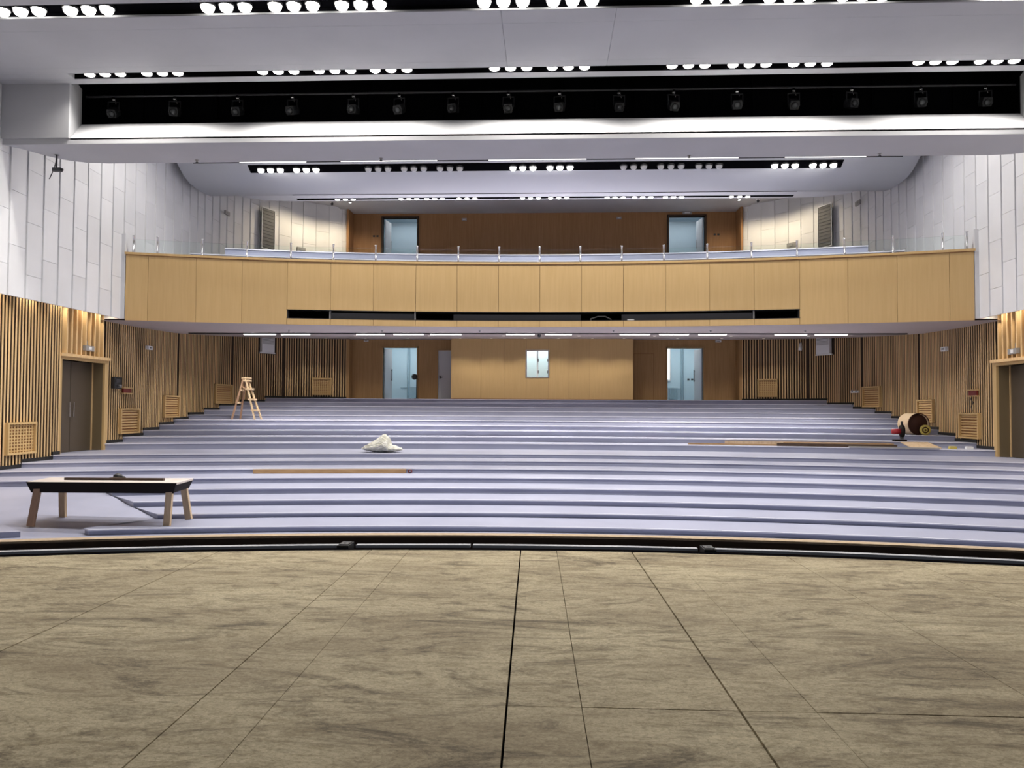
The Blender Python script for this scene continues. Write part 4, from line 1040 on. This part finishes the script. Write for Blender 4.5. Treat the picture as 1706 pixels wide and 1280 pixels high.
# wooden stepladder
lt = thing('stepladder','wooden trestle stepladder standing open on the steps','ladder',(-10.25,26.45,ROW_Z[12]))
H = 1.46
def lad(xf, xt, yf, yt): return (xf, yf, 0.0), (xt, yt, H)
for (xf,yf) in ((0.34,-0.16),(0.46,0.16)):
    MB().beam((xf,yf,0),(-0.03,yf*0.6,H-0.02),0.045,0.07).build('rail','raw_wood',lt)
for (xf,yf) in ((-0.47,-0.16),(-0.30,0.16)):
    MB().beam((xf,yf,0),(-0.10,yf*0.6,H-0.02),0.045,0.07).build('rail','raw_wood_red',lt)
for q in (0.22,0.48,0.73,0.93):
    x = 0.40*(1-q)-0.03*q; hy = 0.16*(1-q)+0.096*q
    MB().box(x-0.10,x+0.10,-hy-0.04,hy+0.04,H*q-0.03,H*q+0.03).build('tread','raw_wood',lt)
for q in (0.40,0.70):
    x = -0.385*(1-q)-0.10*q; hy = 0.16*(1-q)+0.096*q
    MB().box(x-0.02,x+0.02,-hy-0.03,hy+0.03,H*q-0.03,H*q+0.03).build('brace','raw_wood',lt)
MB().box(-0.16,0.10,-0.14,0.14,H-0.03,H+0.01).build('top_board','raw_wood',lt)
MB().beam((-0.12,-0.12,H*0.78),(0.06,-0.12,H*0.70),0.02,0.05).build('hinge_bar','raw_wood_red',lt)

# drum with a yellow roll
zt10 = ROW_Z[10]
dt = thing('cardboard_drum','large beige cardboard drum on its side with a dark brown open end','drum',(11.50,24.25,zt10),math.radians(6))
rd = 0.33
MB().lathe([(rd,-0.30),(rd,0.30),(rd-0.015,0.30),(rd-0.015,-0.30),(rd,-0.30)],28,(0,0,rd),'Y').build('shell','drum_out',dt)
MB().lathe([(0,-0.22),(rd-0.016,-0.22),(rd-0.016,-0.21),(0,-0.21)],28,(0,0,rd),'Y').build('inner_face','drum_in',dt)
MB().lathe([(rd-0.02,-0.30),(rd+0.006,-0.305),(rd+0.006,-0.27),(rd,-0.27)],28,(0,0,rd),'Y').build('rim','drum_in',dt)
yt = thing('yellow_roll','yellow tape roll leaning inside the open end of the drum','roll',(11.66,23.93,zt10+0.155),math.radians(-6))
MB().lathe([(0.10,-0.03),(0.155,-0.03),(0.155,0.03),(0.10,0.03),(0.10,-0.03)],24,(0,-0.12,0),'Y').build('tape','yellow',yt)
MB().lathe([(0,-0.01),(0.10,-0.01),(0.10,0.02),(0,0.02)],24,(0,-0.12,0),'Y').build('core','drum_in',yt)
MB().lathe([(0.03,-0.03),(0.06,-0.035),(0.06,0.0),(0.03,0.0)],16,(0,-0.12,0),'Y').build('hub','yellow',yt)

# saw
SS = 1.35
sw = thing('mitre_saw','red and black mitre saw standing on a step beside the plank pile','saw',(10.50,22.95,ROW_Z[9]),-0.12)
MB().box(-0.12,0.12,-0.10,0.10,0,0.04).build('base','bench_dark',sw)
MB().box(0.02,0.07,-0.05,0.05,0.05,0.22).build('arm','dark_grey',sw)
MB().lathe([(0,-0.035),(0.13,-0.03),(0.14,0),(0.13,0.03),(0,0.035)],20,(0.05,0,0.22),'X').build('blade_guard','bench_dark',sw)
MB().lathe([(0,-0.05),(0.055,-0.05),(0.06,0.12),(0,0.13)],14,(-0.105,0,0.21),'X').build('motor','red',sw)
MB().tube((0.05,-0.02,0.33),(0.03,-0.06,0.42),0.024,n=8).build('handle','black_metal',sw)

sw.scale = (SS,SS,SS)

# planks on the right
def plank(x0,x1,dr0,dr1,z,wd,th,m,lab,grp=None):
    ya = arc_y(ROW_R[8]+dr0,x0); yb = arc_y(ROW_R[8]+dr1,x1)
    L = math.hypot(x1-x0,yb-ya)
    o = MB().box(0,L,-wd/2,wd/2,0,th).box(0.001,L-0.001,-wd/2+0.004,wd/2-0.004,th,th+0.002).build('plank',m)
    o.location = (x0,ya,z); o.rotation_euler.z = math.atan2(yb-ya,x1-x0)
    return tag(o,lab,'plank',grp)
z8 = ROW_Z[8]
plank(4.45,9.9,0.55,0.46,z8,0.07,0.045,'brown_board','very long thin brown plank reaching furthest toward the middle of the rows')
plank(5.6,10.1,0.95,0.92,z8,0.06,0.10,'raw_wood','long pale plank on edge at the back of the plank pile')
plank(6.9,10.0,0.30,0.28,z8,0.12,0.085,'dark_board','dark brown plank in front of the plank pile')
plank(7.2,10.1,0.74,0.72,z8,0.08,0.10,'brown_board','reddish plank in the middle of the plank pile')
plank(8.7,10.9,0.03,0.03,z8,0.11,0.035,'grey_plastic','grey board at the front edge of the step below the saw')
o = MB().hexa([(-0.42,-0.36,0.0),(0.42,-0.30,0.0),(0.36,0.36,0.13),(-0.40,0.36,0.13)],[(-0.42,-0.36,0.02),(0.42,-0.30,0.02),(0.36,0.36,0.15),(-0.40,0.36,0.15)]).build('plywood_sheet','raw_wood'); o.location = (10.72,arc_y(ROW_R[8],10.72)+0.62,z8)
tag(o,'pale plywood offcut sheet lying on the end of the plank pile','plywood')
for x, m_, lab in ((11.34,'yellow','small yellowish wooden block on the step beside the plywood sheet'),(11.72,'white_plastic','small whitish block on the step between the yellowish block and the wall')):
    o = MB().box(-0.09,0.09,-0.05,0.05,0,0.07).box(-0.07,0.07,-0.04,0.04,0.07,0.076).build('wood_block',m_); o.location = (x, arc_y(ROW_R[8],x)+0.32, z8); tag(o,lab,'block')
